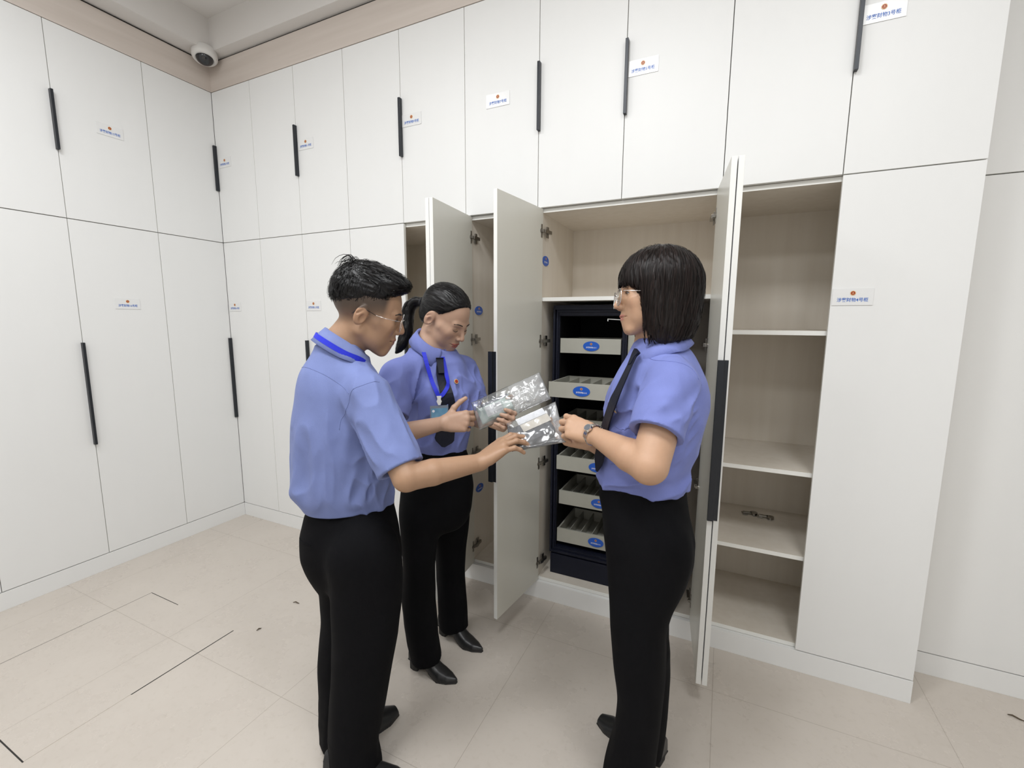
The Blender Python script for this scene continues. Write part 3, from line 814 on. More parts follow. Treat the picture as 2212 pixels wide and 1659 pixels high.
def surface(f, lo, hi, h, iters=1):
    """sparse surface nets: vertices and quads of f = 0"""
    lo = np.asarray(lo, float); hi = np.asarray(hi, float); B = 8
    nb = np.ceil((hi - lo) / (h * B)).astype(int) + 1
    g = np.stack(np.meshgrid(*[np.arange(n) for n in nb], indexing='ij'), -1).reshape(-1, 3)
    ctr = (lo + (g + 0.5) * B * h).astype(F32)
    d = f(ctr)
    keep = g[np.abs(d) < B * h * 1.35]
    off = np.stack(np.meshgrid(np.arange(B + 1), np.arange(B + 1), np.arange(B + 1), indexing='ij'), -1)
    D = np.empty((len(keep), B + 1, B + 1, B + 1), F32)
    step = 900
    for i in range(0, len(keep), step):
        kb = keep[i:i + step]
        idx = kb[:, None, None, None, :] * B + off[None]
        pts = (lo + idx.reshape(-1, 3) * h).astype(F32)
        D[i:i + step] = f(pts).reshape(len(kb), B + 1, B + 1, B + 1)
    # trim blocks without crossings
    mn = D.reshape(len(D), -1).min(1); mx = D.reshape(len(D), -1).max(1)
    ok = (mn < 0) & (mx >= 0); D = D[ok]; keep = keep[ok]
    S = D < 0
    cs = [(a, b, c) for a in (0, 1) for b in (0, 1) for c in (0, 1)]
    cnt = sum(S[:, a:a + B, b:b + B, c:c + B].astype(np.int8) for a, b, c in cs)
    act = np.argwhere((cnt > 0) & (cnt < 8))
    bi = act[:, 0]; lc = act[:, 1:]
    vals = np.stack([D[bi, lc[:, 0] + a, lc[:, 1] + b, lc[:, 2] + c] for a, b, c in cs], 1)
    acc = np.zeros((len(act), 3)); num = np.zeros(len(act))
    for e0 in range(8):
        for e1 in range(e0 + 1, 8):
            A0, A1 = np.array(cs[e0]), np.array(cs[e1])
            if np.abs(A0 - A1).sum() != 1: continue
            v0, v1 = vals[:, e0], vals[:, e1]
            m = (v0 < 0) != (v1 < 0)
            t = np.where(m, v0 / np.where(m, v0 - v1, 1), 0)
            acc += np.where(m[:, None], A0 + t[:, None] * (A1 - A0), 0); num += m
    gi = keep[bi] * B + lc
    verts = lo + (gi + acc / num[:, None]) * h
    N = (nb * B + 4).astype(np.int64)
    key = lambda q: (q[:, 0].astype(np.int64) * N[1] + q[:, 1]) * N[2] + q[:, 2]
    k = key(gi); order = np.argsort(k); ks = k[order]
    def look(q):
        kk = key(q); p = np.clip(np.searchsorted(ks, kk), 0, len(ks) - 1)
        return np.where(ks[p] == kk, order[p], -1)
    quads = []
    for ax in range(3):
        a1, a2 = (ax + 1) % 3, (ax + 2) % 3
        s0 = S[:, :B, :B, :B]
        sl = [slice(0, B)] * 3; sl[ax] = slice(1, B + 1)
        s1 = S[:, sl[0], sl[1], sl[2]]
        e = np.argwhere(s0 != s1)
        q = keep[e[:, 0]] * B + e[:, 1:]
        ins = s0[e[:, 0], e[:, 1], e[:, 2], e[:, 3]]
        o1 = np.zeros(3, int); o1[a1] = 1; o2 = np.zeros(3, int); o2[a2] = 1
        c = [look(q - o1 - o2), look(q - o2), look(q), look(q - o1)]
        Q = np.stack(c, 1)
        Q = np.where(ins[:, None], Q, Q[:, ::-1])
        quads.append(Q[(Q >= 0).all(1)])
    Q = np.concatenate(quads)
    for _ in range(iters):      # light relaxation
        s = np.zeros_like(verts); n = np.zeros(len(verts))
        for a, b in ((0, 1), (1, 2), (2, 3), (3, 0)):
            np.add.at(s, Q[:, a], verts[Q[:, b]]); np.add.at(n, Q[:, a], 1)
            np.add.at(s, Q[:, b], verts[Q[:, a]]); np.add.at(n, Q[:, b], 1)
        m = n > 0
        verts[m] = verts[m] * 0.5 + 0.5 * s[m] / n[m][:, None]
    used = np.zeros(len(verts), bool); used[Q.ravel()] = True
    remap = np.cumsum(used) - 1
    return verts[used], remap[Q]

def largest(v, q, keep_min=0.02):
    """drop tiny loose crumbs"""
    lab = np.arange(len(v))
    while True:
        m = lab[q].min(1); old = lab.copy()
        for i in range(4): np.minimum.at(lab, q[:, i], m)
        lab = lab[lab]
        if (old == lab).all(): break
    u, c = np.unique(lab, return_counts=True)
    good = np.isin(lab, u[c >= max(keep_min * len(v), c.max() * keep_min)])
    r = np.cumsum(good) - 1
    return v[good], r[q[good[q].all(1)]]

def sdf_object(name, f, lo, hi, h, mats, parent, color=None, iters=1):
    v, q = surface(f, lo, hi, h, iters)
    v, q = largest(v, q)
    me = bpy.data.meshes.new(name)
    me.vertices.add(len(v)); me.vertices.foreach_set('co', v.astype(F32).ravel())
    me.loops.add(q.size); me.loops.foreach_set('vertex_index', q.astype(np.int32).ravel())
    me.polygons.add(len(q)); me.polygons.foreach_set('loop_start', np.arange(0, q.size, 4, dtype=np.int32))
    me.update(calc_edges=True)
    if color is not None:
        at = me.color_attributes.new('Tone', 'FLOAT_COLOR', 'POINT')
        c = np.ones((len(v), 4), F32); c[:, :3] = color(v.astype(F32)); at.data.foreach_set('color', c.ravel())
    o = link(name, me, mats, None, True)
    if parent is not None:
        o.parent = parent; o.matrix_parent_inverse = Matrix.Translation(-Vector(parent.location)) if parent.parent is None else Matrix()
    return o

def grad(f, P, e=0.002):
    P = np.asarray(P, F32); g = np.zeros_like(P)
    for i in range(3):
        d = np.zeros(3, F32); d[i] = e
        g[:, i] = (f(P + d) - f(P - d)) / (2 * e)
    return g / np.maximum(np.linalg.norm(g, axis=1), 1e-6)[:, None]
def onto(f, P, off=0.0, n=14):
    """points moved along the gradient onto the surface f = off"""
    P = np.asarray(P, F32).copy()
    for _ in range(n):
        P -= ((f(P) - off) * 0.8)[:, None] * grad(f, P)
    return P
def smooth_line(pts, n=24):
    """Catmull-Rom through points"""
    p = np.array(pts, float); p = np.concatenate([[2 * p[0] - p[1]], p, [2 * p[-1] - p[-2]]])
    out = []
    m = len(p) - 3
    for i in range(n):
        t = i / (n - 1) * m; k = min(int(t), m - 1); t -= k
        a, b, c, d = p[k:k + 4]
        out.append(0.5 * (2 * b + (c - a) * t + (2 * a - 5 * b + 4 * c - d) * t * t + (3 * b - a - 3 * c + d) * t ** 3))
    return np.array(out)
def ribbon_bm(mb, pts, wid, nrm, th):
    """flat strip: centre points, width per point, outward normals, thickness"""
    pts = np.asarray(pts, float); nrm = np.asarray(nrm, float); n = len(pts)
    tg = np.gradient(pts, axis=0); tg /= np.linalg.norm(tg, axis=1)[:, None]
    sd = np.cross(tg, nrm); sd /= np.linalg.norm(sd, axis=1)[:, None]
    w = np.broadcast_to(np.asarray(wid, float), (n,))
    rows = []
    for i in range(n):
        a, b = pts[i] - sd[i] * w[i] / 2, pts[i] + sd[i] * w[i] / 2
        m = pts[i] + nrm[i] * th * .5
        rows.append([mb.bm.verts.new(Vector(x)) for x in (a - nrm[i] * th / 2, a + nrm[i] * th / 2, m, b + nrm[i] * th / 2, b - nrm[i] * th / 2)])
    for A, B in zip(rows, rows[1:]):
        for k in range(5):
            f = mb.bm.faces.new((A[k], A[(k + 1) % 5], B[(k + 1) % 5], B[k])); f.material_index = mb.mi
    for r in (rows[0][::-1], rows[-1]):
        f = mb.bm.faces.new(r); f.material_index = mb.mi
    return mb
def wparts(mb, name, mats, parent, smooth=False):
    """link world-space geometry under a thing (or a part of it)"""
    o = mb.build(name, mats, parent, smooth)
    o.matrix_parent_inverse = Matrix.Translation(-Vector(parent.location)) if parent.parent is None else Matrix()
    return o

# ------------------------------------------------------------------ anatomy
def head_sdf(l):
    """bare head, local axes: x forward, y left, z up, origin between the ears (metres, adult)"""
    s = l.copy(); s[:, 1] = np.abs(s[:, 1])
    d = ell(s, (-.010, 0, .045), (.099, .077, .088))
    d = smin(d, ell(s, (.034, 0, -.015), (.060, .060, .088)), .03)
    d = smin(d, cap(s, (.0, .050, -.045), (.070, .012, -.100), .020, .0165), .022)
    d = smin(d, ell(s, (.060, 0, -.088), (.030, .028, .026)), .014)
    d = smin(d, cap(s, (.066, .042, -.014), (.040, .056, -.006), .021, .016), .02)
    d = smin(d, ell(s, (.073, 0, -.057), (.025, .030, .034)), .018)
    d = smin(d, cap(s, (.080, .036, .026), (.088, .006, .022), .009, .009), .014)
    d = smin(d, ell(s, (.046, .034, -.046), (.030, .027, .040)), .02)
    d = smax(d, -ell(s, (.099, .032, .009), (.014, .017, .0105)), .010)
    d = smin(d, ell(s, (.0755, .032, .0085), (.0125, .0150, .0115)), .004)
    d = smin(d, cap(s, (.088, 0, .022), (.107, 0, -.016), .0070, .0095), .010)
    d = smin(d, ell(s, (.1095, 0, -.0235), (.0105, .0105, .0095)), .006)
    d = smin(d, ell(s, (.1000, .0115, -.0285), (.0095, .0068, .0075)), .005)
    d = smin(d, ell(s, (.0935, 0, -.0545), (.0085, .021, .0055)), .006)
    d = smin(d, ell(s, (.0905, 0, -.0655), (.0080, .018, .0062)), .006)
    d = smax(d, -cap(s, (.1030, 0, -.0602), (.0865, .0265, -.0572), .0020, .0016), .0025)
    c, n = math.cos(.35), math.sin(.35)
    R = np.array([[c, n, 0], [-n, c, 0], [0, 0, 1]], F32)
    R2 = np.array([[math.cos(.2), 0, math.sin(.2)], [0, 1, 0], [-math.sin(.2), 0, math.cos(.2)]], F32)
    R = (R @ R2)
    ear = ell(s, (-.008, .081, .004), (.0185, .0065, .031), R)
    ear = smax(ear, -ell(s, (-.001, .0885, -.004), (.0095, .0100, .0140), R), .003)
    ear = smax(ear, -cap(s, (-.004, .0885, .020), (-.018, .0885, .008), .0035, .0028), .003)
    d = smin(d, ear, .006)
    return d

class Head:
    def __init__(s, D):
        s.k = D.get('chin', 1.0); s.R = np.array(D['R'], float); s.c = np.array(D['c'], float); s.s = D['s']
    def loc(s, P): return ((P - s.c.astype(F32)) @ s.R.astype(F32) / s.s).astype(F32)
    def wld(s, l): return s.s * (np.asarray(l, float) @ s.R.T) + s.c
    def vec(s, l): return np.asarray(l, float) @ s.R.T
    def sdf(s, P):
        l = s.loc(P); r = np.linalg.norm(l - np.array([.0, 0, .0], F32), axis=1)
        out = (r - .14) * s.s
        m = r < .20
        if m.any():
            q = l[m]; q[:, 2] = np.where(q[:, 2] < -.045, -.045 + (q[:, 2] + .045) * s.k, q[:, 2])
            out[m] = head_sdf(q) * s.s
        return out

def unit(v):
    v = np.asarray(v, float); return v / np.linalg.norm(v)
class Hand:
    """palm and five fingers: wrist, direction to the knuckles, palm normal, curls per finger (index..little), thumb as three directions"""
    def __init__(s, W, D, N, side, curls, thumb, size=1.0, spread=(.10, .02, -.05, -.13), fold=None):
        D = unit(D); N = np.asarray(N, float); N = unit(N - D * (N @ D))
        T = np.cross(N, D) if side == 'L' else np.cross(D, N)
        k = size; s.c = []; s.W = np.asarray(W, float)
        mcp = []
        for i, (dl, tl, nl) in enumerate(((.088, .029, .002), (.092, .0095, -.001), (.087, -.010, -.0005), (.077, -.0285, .003))):
            mcp.append(s.W + k * (D * dl + T * tl + N * nl))
        roots = [s.W + k * (D * .012 + T * t) for t in (.016, .006, -.006, -.016)]
        s.palm = [(roots[i], mcp[i], .0150 * k, .0115 * k) for i in range(4)]
        s.palm.append((s.W + k * (D * .03 + T * .018 + N * .006), s.W + k * (D * .06 + T * .022 + N * .004), .014 * k, .010 * k))
        s.palm.append((s.W + k * (D * .03 - T * .020 + N * .005), s.W + k * (D * .06 - T * .022 + N * .004), .012 * k, .010 * k))
        L = ((.040, .024, .019), (.044, .027, .020), (.041, .025, .019), (.032, .019, .017))
        Rr = ((.0098, .0088, .0080, .0070), (.0100, .0090, .0081, .0070), (.0095, .0086, .0078, .0068), (.0083, .0075, .0069, .0060))
        s.fing = []; s.nails = []
        for i in range(4):
            p = mcp[i]; a = 0.0; seg = []
            d0 = unit(D + T * spread[i])
            for j in range(3):
                a += math.radians(curls[i][j])
                d = d0 * math.cos(a) + N * math.sin(a)
                q = p + d * L[i][j] * k
                seg.append((p, q, Rr[i][j] * k, Rr[i][j + 1] * k)); p = q
            s.fing.append(seg)
            nn = unit(-(N * math.cos(a) - d0 * math.sin(a)))
            s.nails.append((p - d * .004 * k, d, nn, .0068 * k))
        p = s.W + k * (D * .020 + T * .022 + N * .008); seg = []
        for j, (dt, ln) in enumerate(zip(thumb, (.040, .031, .024))):
            d = unit(D * dt[0] + T * dt[1] + N * dt[2]); q = p + d * ln * k
            seg.append((p, q, (.0140, .0108, .0098)[j] * k, (.0108, .0098, .0080)[j] * k)); p = q
        s.fing.append(seg)
        s.nails.append((p - d * .004 * k, d, unit(np.cross(d, unit(np.cross(N, d))) * 1.0), .008 * k))
        s.D, s.N, s.T = D, N, T
        pts = np.array([x for sg in s.fing for c in sg for x in (c[0], c[1])] + [s.W])
        s.lo, s.hi = pts.min(0) - .03, pts.max(0) + .03
    def sdf(s, P):
        out = np.full(len(P), .05, F32)
        q = np.maximum(np.maximum(s.lo.astype(F32) - P, P - s.hi.astype(F32)), 0)
        out = np.linalg.norm(q, axis=1).astype(F32) + .012
        m = (q == 0).all(1)
        if not m.any(): return out
        X = P[m]; d = None
        for a, b, r1, r2 in s.palm:
            e = cap(X, a, b, r1, r2); d = e if d is None else smin(d, e, .014)
        for i, seg in enumerate(s.fing):
            fd = None
            for a, b, r1, r2 in seg:
                e = cap(X, a, b, r1, r2); fd = e if fd is None else smin(fd, e, .003)
            # knuckle swell
            fd = smin(fd, np.linalg.norm(X - seg[1][0].astype(F32), axis=1) - seg[1][2] * 1.06, .003)
            d = smin(d, fd, .010 if i == 4 else .0055)
        out[m] = d
        return out

def build_body(root, name, H, nb, chest, sh, limbs, hands, mats, color, h=.0021):
    """continuous skin surface: head, neck, upper trunk, arms and hands"""
    nt = H.wld((-.022, 0, -.045)); nt2 = H.wld((-.012, 0, -.07))
    def f(P):
        d = H.sdf(P)
        d = smin(d, cap(P, nt, nb, .050 * H.s, .055 * H.s), .02)
        d = smin(d, cap(P, nt2, np.asarray(nb) + H.vec((.012, 0, -.01)), .042 * H.s, .05 * H.s), .02)
        d = smin(d, cap(P, nb, chest, .045, .075), .03)
        for x in sh: d = smin(d, cap(P, np.asarray(chest, float) * .4 + np.asarray(nb) * .6, x, .035, .035), .04)
        for L in limbs:
            e = None
            for a, b, r1, r2 in L:
                c = cap(P, a, b, r1, r2); e = c if e is None else smin(e, c, .006)
            d = smin(d, e, .02)
        for hd in hands: d = smin(d, hd.sdf(P), .012)
        return d
    pts = [np.asarray(nb), np.asarray(chest), H.c + .19, H.c - .19] + [np.asarray(x) for L in limbs for c in L for x in c[:2]]
    for hd in hands: pts += [hd.lo, hd.hi]
    pts = np.array(pts)
    o = sdf_object(name, f, pts.min(0) - .09, pts.max(0) + .09, h, mats, root, color, 1)
    for hd in hands:
        pass
    return o, f

def strands(name, f, starts, flow, steps, ds, width, off, mat, parent, seed=0, lift=0.0, jitter=.25):
    """flat locks of hair laid over the surface f = 0, following flow; taper to the tip"""
    rs = np.random.RandomState(seed)
    P = onto(f, starts, 0, 8); n = len(P)
    o = (off[0] + rs.rand(n) * (off[1] - off[0])).astype(F32)
    J = (rs.randn(n, 3) * jitter).astype(F32)
    rows = []; W = width * (.6 + .8 * rs.rand(n))
    Q = P + grad(f, P) * o[:, None]
    ln = (.6 + .4 * rs.rand(n))
    for k in range(steps):
        g = grad(f, Q)
        d = flow(Q) + J * (1 - .5 * k / steps); d = d - g * (d * g).sum(1)[:, None]
        d = d / np.maximum(np.linalg.norm(d, axis=1), 1e-6)[:, None]
        sd = np.cross(d, g); t = k / (steps - 1)
        w = (W * np.minimum(1, .35 + 4 * t) * (1 - t ** 3 * .92))[:, None]
        rows.append((Q - sd * w / 2, Q + sd * w / 2))
        Q = Q + d * (ds * ln)[:, None]
        Q = Q - ((f(Q) - o * (1 + lift * t)) * .8)[:, None] * grad(f, Q)
    V = np.stack([np.stack(r, 1) for r in rows], 1)          # n, steps, 2, 3
    base = (np.arange(n) * steps * 2)[:, None] + (np.arange(steps - 1) * 2)[None]
    q = np.stack([base, base + 1, base + 3, base + 2], -1).reshape(-1, 4)
    v = V.reshape(-1, 3)
    me = bpy.data.meshes.new(name)
    me.vertices.add(len(v)); me.vertices.foreach_set('co', v.astype(F32).ravel())
    me.loops.add(q.size); me.loops.foreach_set('vertex_index', q.astype(np.int32).ravel())
    me.polygons.add(len(q)); me.polygons.foreach_set('loop_start', np.arange(0, q.size, 4, dtype=np.int32))
    me.update(calc_edges=True)
    at = me.color_attributes.new('Tone', 'FLOAT_COLOR', 'POINT')
    c = np.ones((n, steps * 2, 4), F32); c[:, :, :3] = (.35 + 1.3 * rs.rand(n) ** 2)[:, None, None]; at.data.foreach_set('color', c.ravel())
    ob = link(name, me, mat, None, True); ob['kind'] = 'stuff'
    if parent is not None: ob.parent = parent
    return ob
def box_starts(f, lo, hi, n, seed, keep=None):
    rs = np.random.RandomState(seed)
    P = (np.asarray(lo) + rs.rand(n * 3, 3) * (np.asarray(hi) - np.asarray(lo))).astype(F32)
    P = onto(f, P, 0, 10); P = P[np.abs(f(P)) < .003]
    if keep is not None: P = P[keep(P)]
    return P[:n]
# ------------------------------------------------------------------ people
def tone_mat(name, rough=0.5, spots=0.06, sss=0.0, scale=60):
    m = new_mat(name, (.5, .5, .5), rough); nt = m.node_tree; L = nt.links.new; b = nt.nodes['Principled BSDF']
    a = node(m, 'ShaderNodeAttribute'); a.attribute_name = 'Tone'
    tc = node(m, 'ShaderNodeTexCoord'); ns = node(m, 'ShaderNodeTexNoise'); ns.inputs['Scale'].default_value = scale; ns.inputs['Detail'].default_value = 5
    L(tc.outputs['Object'], ns.inputs['Vector'])
    mr = node(m, 'ShaderNodeMapRange'); mr.inputs[3].default_value = 1 - spots; mr.inputs[4].default_value = 1 + spots
    L(ns.outputs['Fac'], mr.inputs[0])
    mx = node(m, 'ShaderNodeVectorMath', operation='SCALE'); L(a.outputs['Color'], mx.inputs[0]); L(mr.outputs[0], mx.inputs['Scale'])
    L(mx.outputs[0], b.inputs['Base Color'])
    if sss:
        b.inputs['Subsurface Weight'].default_value = sss; b.inputs['Subsurface Radius'].default_value = (1.0, .45, .3); b.inputs['Subsurface Scale'].default_value = .006
    return m
SKIN = tone_mat('skin', .48, .05, .12, 90)
def cloth_mat(name, c, rough=.75, var=.06, bump=.25, sc=420, sheen=.1, wrinkle=0.0, spec=.3):
    m = noise_mat(name, tuple(x * (1 - var) for x in c), tuple(x * (1 + var) for x in c), (14, 14, 14), rough, 5, bump, (sc, sc, sc))
    nt = m.node_tree; b = nt.nodes['Principled BSDF']; b.inputs['Sheen Weight'].default_value = sheen; b.inputs['Specular IOR Level'].default_value = spec
    if wrinkle:
        tc = node(m, 'ShaderNodeTexCoord'); mp = node(m, 'ShaderNodeMapping'); mp.inputs['Scale'].default_value = (16, 16, 8); mp.inputs['Rotation'].default_value = (.5, .4, .3)
        nt.links.new(tc.outputs['Object'], mp.inputs['Vector'])
        n = node(m, 'ShaderNodeTexNoise'); n.noise_type = 'RIDGED_MULTIFRACTAL'; n.inputs['Scale'].default_value = 1.0; n.inputs['Detail'].default_value = 2.0; n.inputs['Distortion'].default_value = .8
        nt.links.new(mp.outputs[0], n.inputs['Vector'])
        bp = node(m, 'ShaderNodeBump'); bp.inputs['Strength'].default_value = wrinkle; bp.inputs['Distance'].default_value = .014
        nt.links.new(n.outputs['Fac'], bp.inputs['Height'])
        old = b.inputs['Normal'].links[0].from_node; nt.links.new(bp.outputs[0], old.inputs['Normal'])
    return m
SHIRT_M = cloth_mat('blue_shirt_cotton', (.165, .208, .43), sheen=.05, wrinkle=.35)
SHIRT_W = cloth_mat('periwinkle_shirt_cotton', (.17, .205, .49), sheen=.05, wrinkle=.45)
PANTS = cloth_mat('black_trouser_cloth', (.0032, .0032, .0042), .85, .1, .2, 500, .0, 0, .12)
TIE = cloth_mat('navy_tie_silk', (.0065, .008, .019), .5, .1, .15, 700, .0, 0, .25)
LANY = cloth_mat('royal_blue_webbing', (.018, .03, .56), .55, .05, .2, 900, .05)
SHOEM = new_mat('black_shoe_leather', (.012, .012, .013), .33)
SOLE = new_mat('shoe_sole', (.014, .013, .012), .7)
def hair_mat(name, c0, c1, scale):
    m = noise_mat(name, c0, c1, scale, .36, 5, .6, scale, lo=.25, hi=.8)
    m.node_tree.nodes['Principled BSDF'].inputs['Specular IOR Level'].default_value = .28
    return m
HAIR_M = hair_mat('black_short_hair', (.004, .0038, .0042), (.013, .0125, .014), (55, 260, 200))
HAIR_1 = hair_mat('black_tied_hair', (.004, .0036, .004), (.012, .0112, .012), (22, 300, 260))
HAIR_2 = hair_mat('dark_brown_hair', (.005, .0036, .0035), (.020, .0145, .0135), (260, 260, 12))
def strand_mat(name, c, rough=.34):
    m = new_mat(name, c, rough, 0, .22); nt = m.node_tree; b = nt.nodes['Principled BSDF']
    a = node(m, 'ShaderNodeAttribute'); a.attribute_name = 'Tone'
    mx = node(m, 'ShaderNodeMix', data_type='RGBA', blend_type='MULTIPLY'); mx.inputs[0].default_value = 1; mx.inputs[6].default_value = (*c, 1)
    nt.links.new(a.outputs['Color'], mx.inputs[7]); nt.links.new(mx.outputs[2], b.inputs['Base Color'])
    b.inputs['Anisotropic'].default_value = .6
    return m
STR_B = strand_mat('black_strands', (.0075, .007, .0075)); STR_D = strand_mat('dark_brown_strands', (.0135, .0085, .0075), .45)
BROW = new_mat('eyebrow_hair', (.018, .014, .012), .8)
EYEW = new_mat('eye_white', (.62, .60, .58), .25); IRIS = new_mat('dark_iris', (.012, .008, .006), .15)
SILVER = new_mat('silver_frame', (.72, .70, .68), .22, 1.0)
DARKMETAL = new_mat('dark_frame', (.03, .03, .032), .3, .6)
def clear_mat(name, tint, gloss_rough, mixf, ior=1.45):
    m = bpy.data.materials.new(name); m.use_nodes = True; nt = m.node_tree; L = nt.links.new
    for n in list(nt.nodes):
        if n.type != 'OUTPUT_MATERIAL': nt.nodes.remove(n)
    out = [n for n in nt.nodes if n.type == 'OUTPUT_MATERIAL'][0]
    t = node(m, 'ShaderNodeBsdfTransparent'); t.inputs[0].default_value = (*tint, 1)
    g = node(m, 'ShaderNodeBsdfGlossy'); g.inputs['Roughness'].default_value = gloss_rough; g.inputs[0].default_value = (1, 1, 1, 1)
    fr = node(m, 'ShaderNodeFresnel'); fr.inputs[0].default_value = ior
    ad = node(m, 'ShaderNodeMath', operation='MULTIPLY_ADD'); ad.inputs[1].default_value = 1.0; ad.inputs[2].default_value = mixf; L(fr.outputs[0], ad.inputs[0])
    mx = node(m, 'ShaderNodeMixShader'); L(ad.outputs[0], mx.inputs[0]); L(t.outputs[0], mx.inputs[1]); L(g.outputs[0], mx.inputs[2])
    L(mx.outputs[0], out.inputs[0])
    return m
LENS = clear_mat('spectacle_lens', (.93, .95, .94), .02, .03)

def mat_of(H):
    M = Matrix(((*H.R[0], 0), (*H.R[1], 0), (*H.R[2], 0), (0, 0, 0, 1))) @ Matrix.Scale(H.s, 4)
    return Matrix.Translation(Vector(H.c)) @ M
def in_head(o, root, H):
    o.parent = root; o.matrix_parent_inverse = Matrix(); o.matrix_basis = Matrix.Translation(-Vector(root.location)) @ mat_of(H)
    return o
def line_cut(l, xs, zs):
    """signed height of the hair line over a point: positive below the line"""
    return np.interp(l[:, 0], xs, zs).astype(F32) - l[:, 2]

def skin_color(H, base, lip, fade=None, hairc=(.02, .018, .017), blush=(1.0, .91, .89)):
    base = np.array(base, F32); lip = np.array(lip, F32)
    def fn(P):
        l = H.loc(P); l[:, 2] = np.where(l[:, 2] < -.045, -.045 + (l[:, 2] + .045) * H.k, l[:, 2]); s = l.copy(); s[:, 1] = np.abs(s[:, 1])
        c = np.tile(base, (len(P), 1))
        ck = np.exp(-((s - V3(.072, .044, -.018)) ** 2).sum(1) / (.022 ** 2))
        er = np.exp(-((s - V3(-.005, .085, .0)) ** 2).sum(1) / (.03 ** 2)); ns = np.exp(-((s - V3(.112, 0, -.026)) ** 2).sum(1) / (.014 ** 2))
        w = np.clip(.55 * ck + .5 * er + .5 * ns, 0, 1)[:, None]
        c = c * (1 - w) + c * np.array(blush, F32) * w
        e = np.minimum(ell(s, (.0945, 0, -.0545), (.010, .0235, .0055)), ell(s, (.0925, 0, -.0650), (.010, .0195, .0060)))
        w = (1 - ss(-.0008, .0016, e))[:, None] * (s[:, 0] > .07)[:, None]
        c = c * (1 - w) + lip * w
        if fade is not None:
            w = fade(s)[:, None]
            c = c * (1 - w) + np.array(hairc, F32) * w
        return c
    return fn

def face_parts(root, H, look=0.0, closed=False, brow_r=.0027, brow_drop=0.0):
    for sy in (1, -1):
        b = MB().tube([(.0965, sy * .010, .0265 - brow_drop), (.0965, sy * .021, .0295), (.0915, sy * .035, .0315), (.0815, sy * .049, .0275)], [.0016, brow_r, brow_r * .9, .0010], 8)
        in_head(b.build('eyebrow', BROW), root, H)
        e = MB()
        if closed:
            e.tube([(.0895, sy * .0185, .0035), (.0912, sy * .026, .0005), (.0905, sy * .034, -.0003), (.0868, sy * .0435, .003)], [.0006, .0011, .0012, .0007], 6)
            in_head(e.build('eyelash', BROW), root, H)
        else:
            e.tube([(.0885, sy * .0185, .0085), (.0912, sy * .026, .0122), (.0907, sy * .035, .0125), (.0855, sy * .0465, .0085)], [.0007, .0012, .0013, .0008], 6)
            in_head(e.build('eyelash', BROW), root, H)
            q = MB(); q.mi = 0; q.ball((.0775, sy * .0325, .0088), (.0118, .0128, .0044)); q.mi = 1
            q.ball((.0856, sy * .0325 + look, .0092), (.0044, .0052, .0043), 14, 10)
            in_head(q.build('eye', [EYEW, IRIS], None, True), root, H)

def glasses(root, H, frame, rim_r, w=.0255, h=.0215, xo=.109, zo=.003, tip=None, tipm=None, half=False):
    fr = MB()
    rings = []
    for sy in (1, -1):
        pts = []
        for k in range(28):
            a = 2 * PI * k / 28; c, s = math.cos(a), math.sin(a)
            px = abs(c) ** .8 * (1 if c > 0 else -1); pz = abs(s) ** .8 * (1 if s > 0 else -1)
            yy = .033 + px * w
            pts.append((xo - .10 * max(0, yy - .03) - .004 * pz * .3, sy * yy, zo + pz * h))
        fr.tube(pts, rim_r, 6, True); rings.append(pts)
    fr.tube([(xo, -.009, zo + .008), (xo + .003, -.004, zo + .010), (xo + .003, .004, zo + .010), (xo, .009, zo + .008)], rim_r * 1.1, 6)
    for sy in (1, -1):
        fr.tube([(xo, sy * .0095, zo - .004), (xo - .008, sy * .012, zo - .008)], rim_r * .7, 5)
    g = in_head(fr.build('glasses_frame', frame, None, True), root, H)
    for sy, pts in zip((1, -1), rings):
        m = MB()
        vs = [m.bm.verts.new(Vector(p)) for p in pts]; m.bm.faces.new(vs)
        ln = link('lens', m.mesh('lens'), LENS, g)
        t = MB(); t.mi = 0
        y0 = .033 + w
        t.tube([(xo - .006, sy * (y0 + .0), zo + .012), (xo - .010, sy * (y0 + .010), zo + .013), (.060, sy * .0755, zo + .011), (.03, sy * .0785, zo + .012)], rim_r * .9, 6)
        t.mi = 1
        t.tube([(.03, sy * .0785, zo + .012), (-.004, sy * .0815, zo + .022), (-.020, sy * .0815, zo + .014), (-.032, sy * .079, zo - .002)], [rim_r * 1.1, rim_r * 1.5, rim_r * 1.5, rim_r * 1.3], 6)
        link('temple_arm', t.mesh('temple_arm'), [frame, tipm or frame], g, True)
    return g

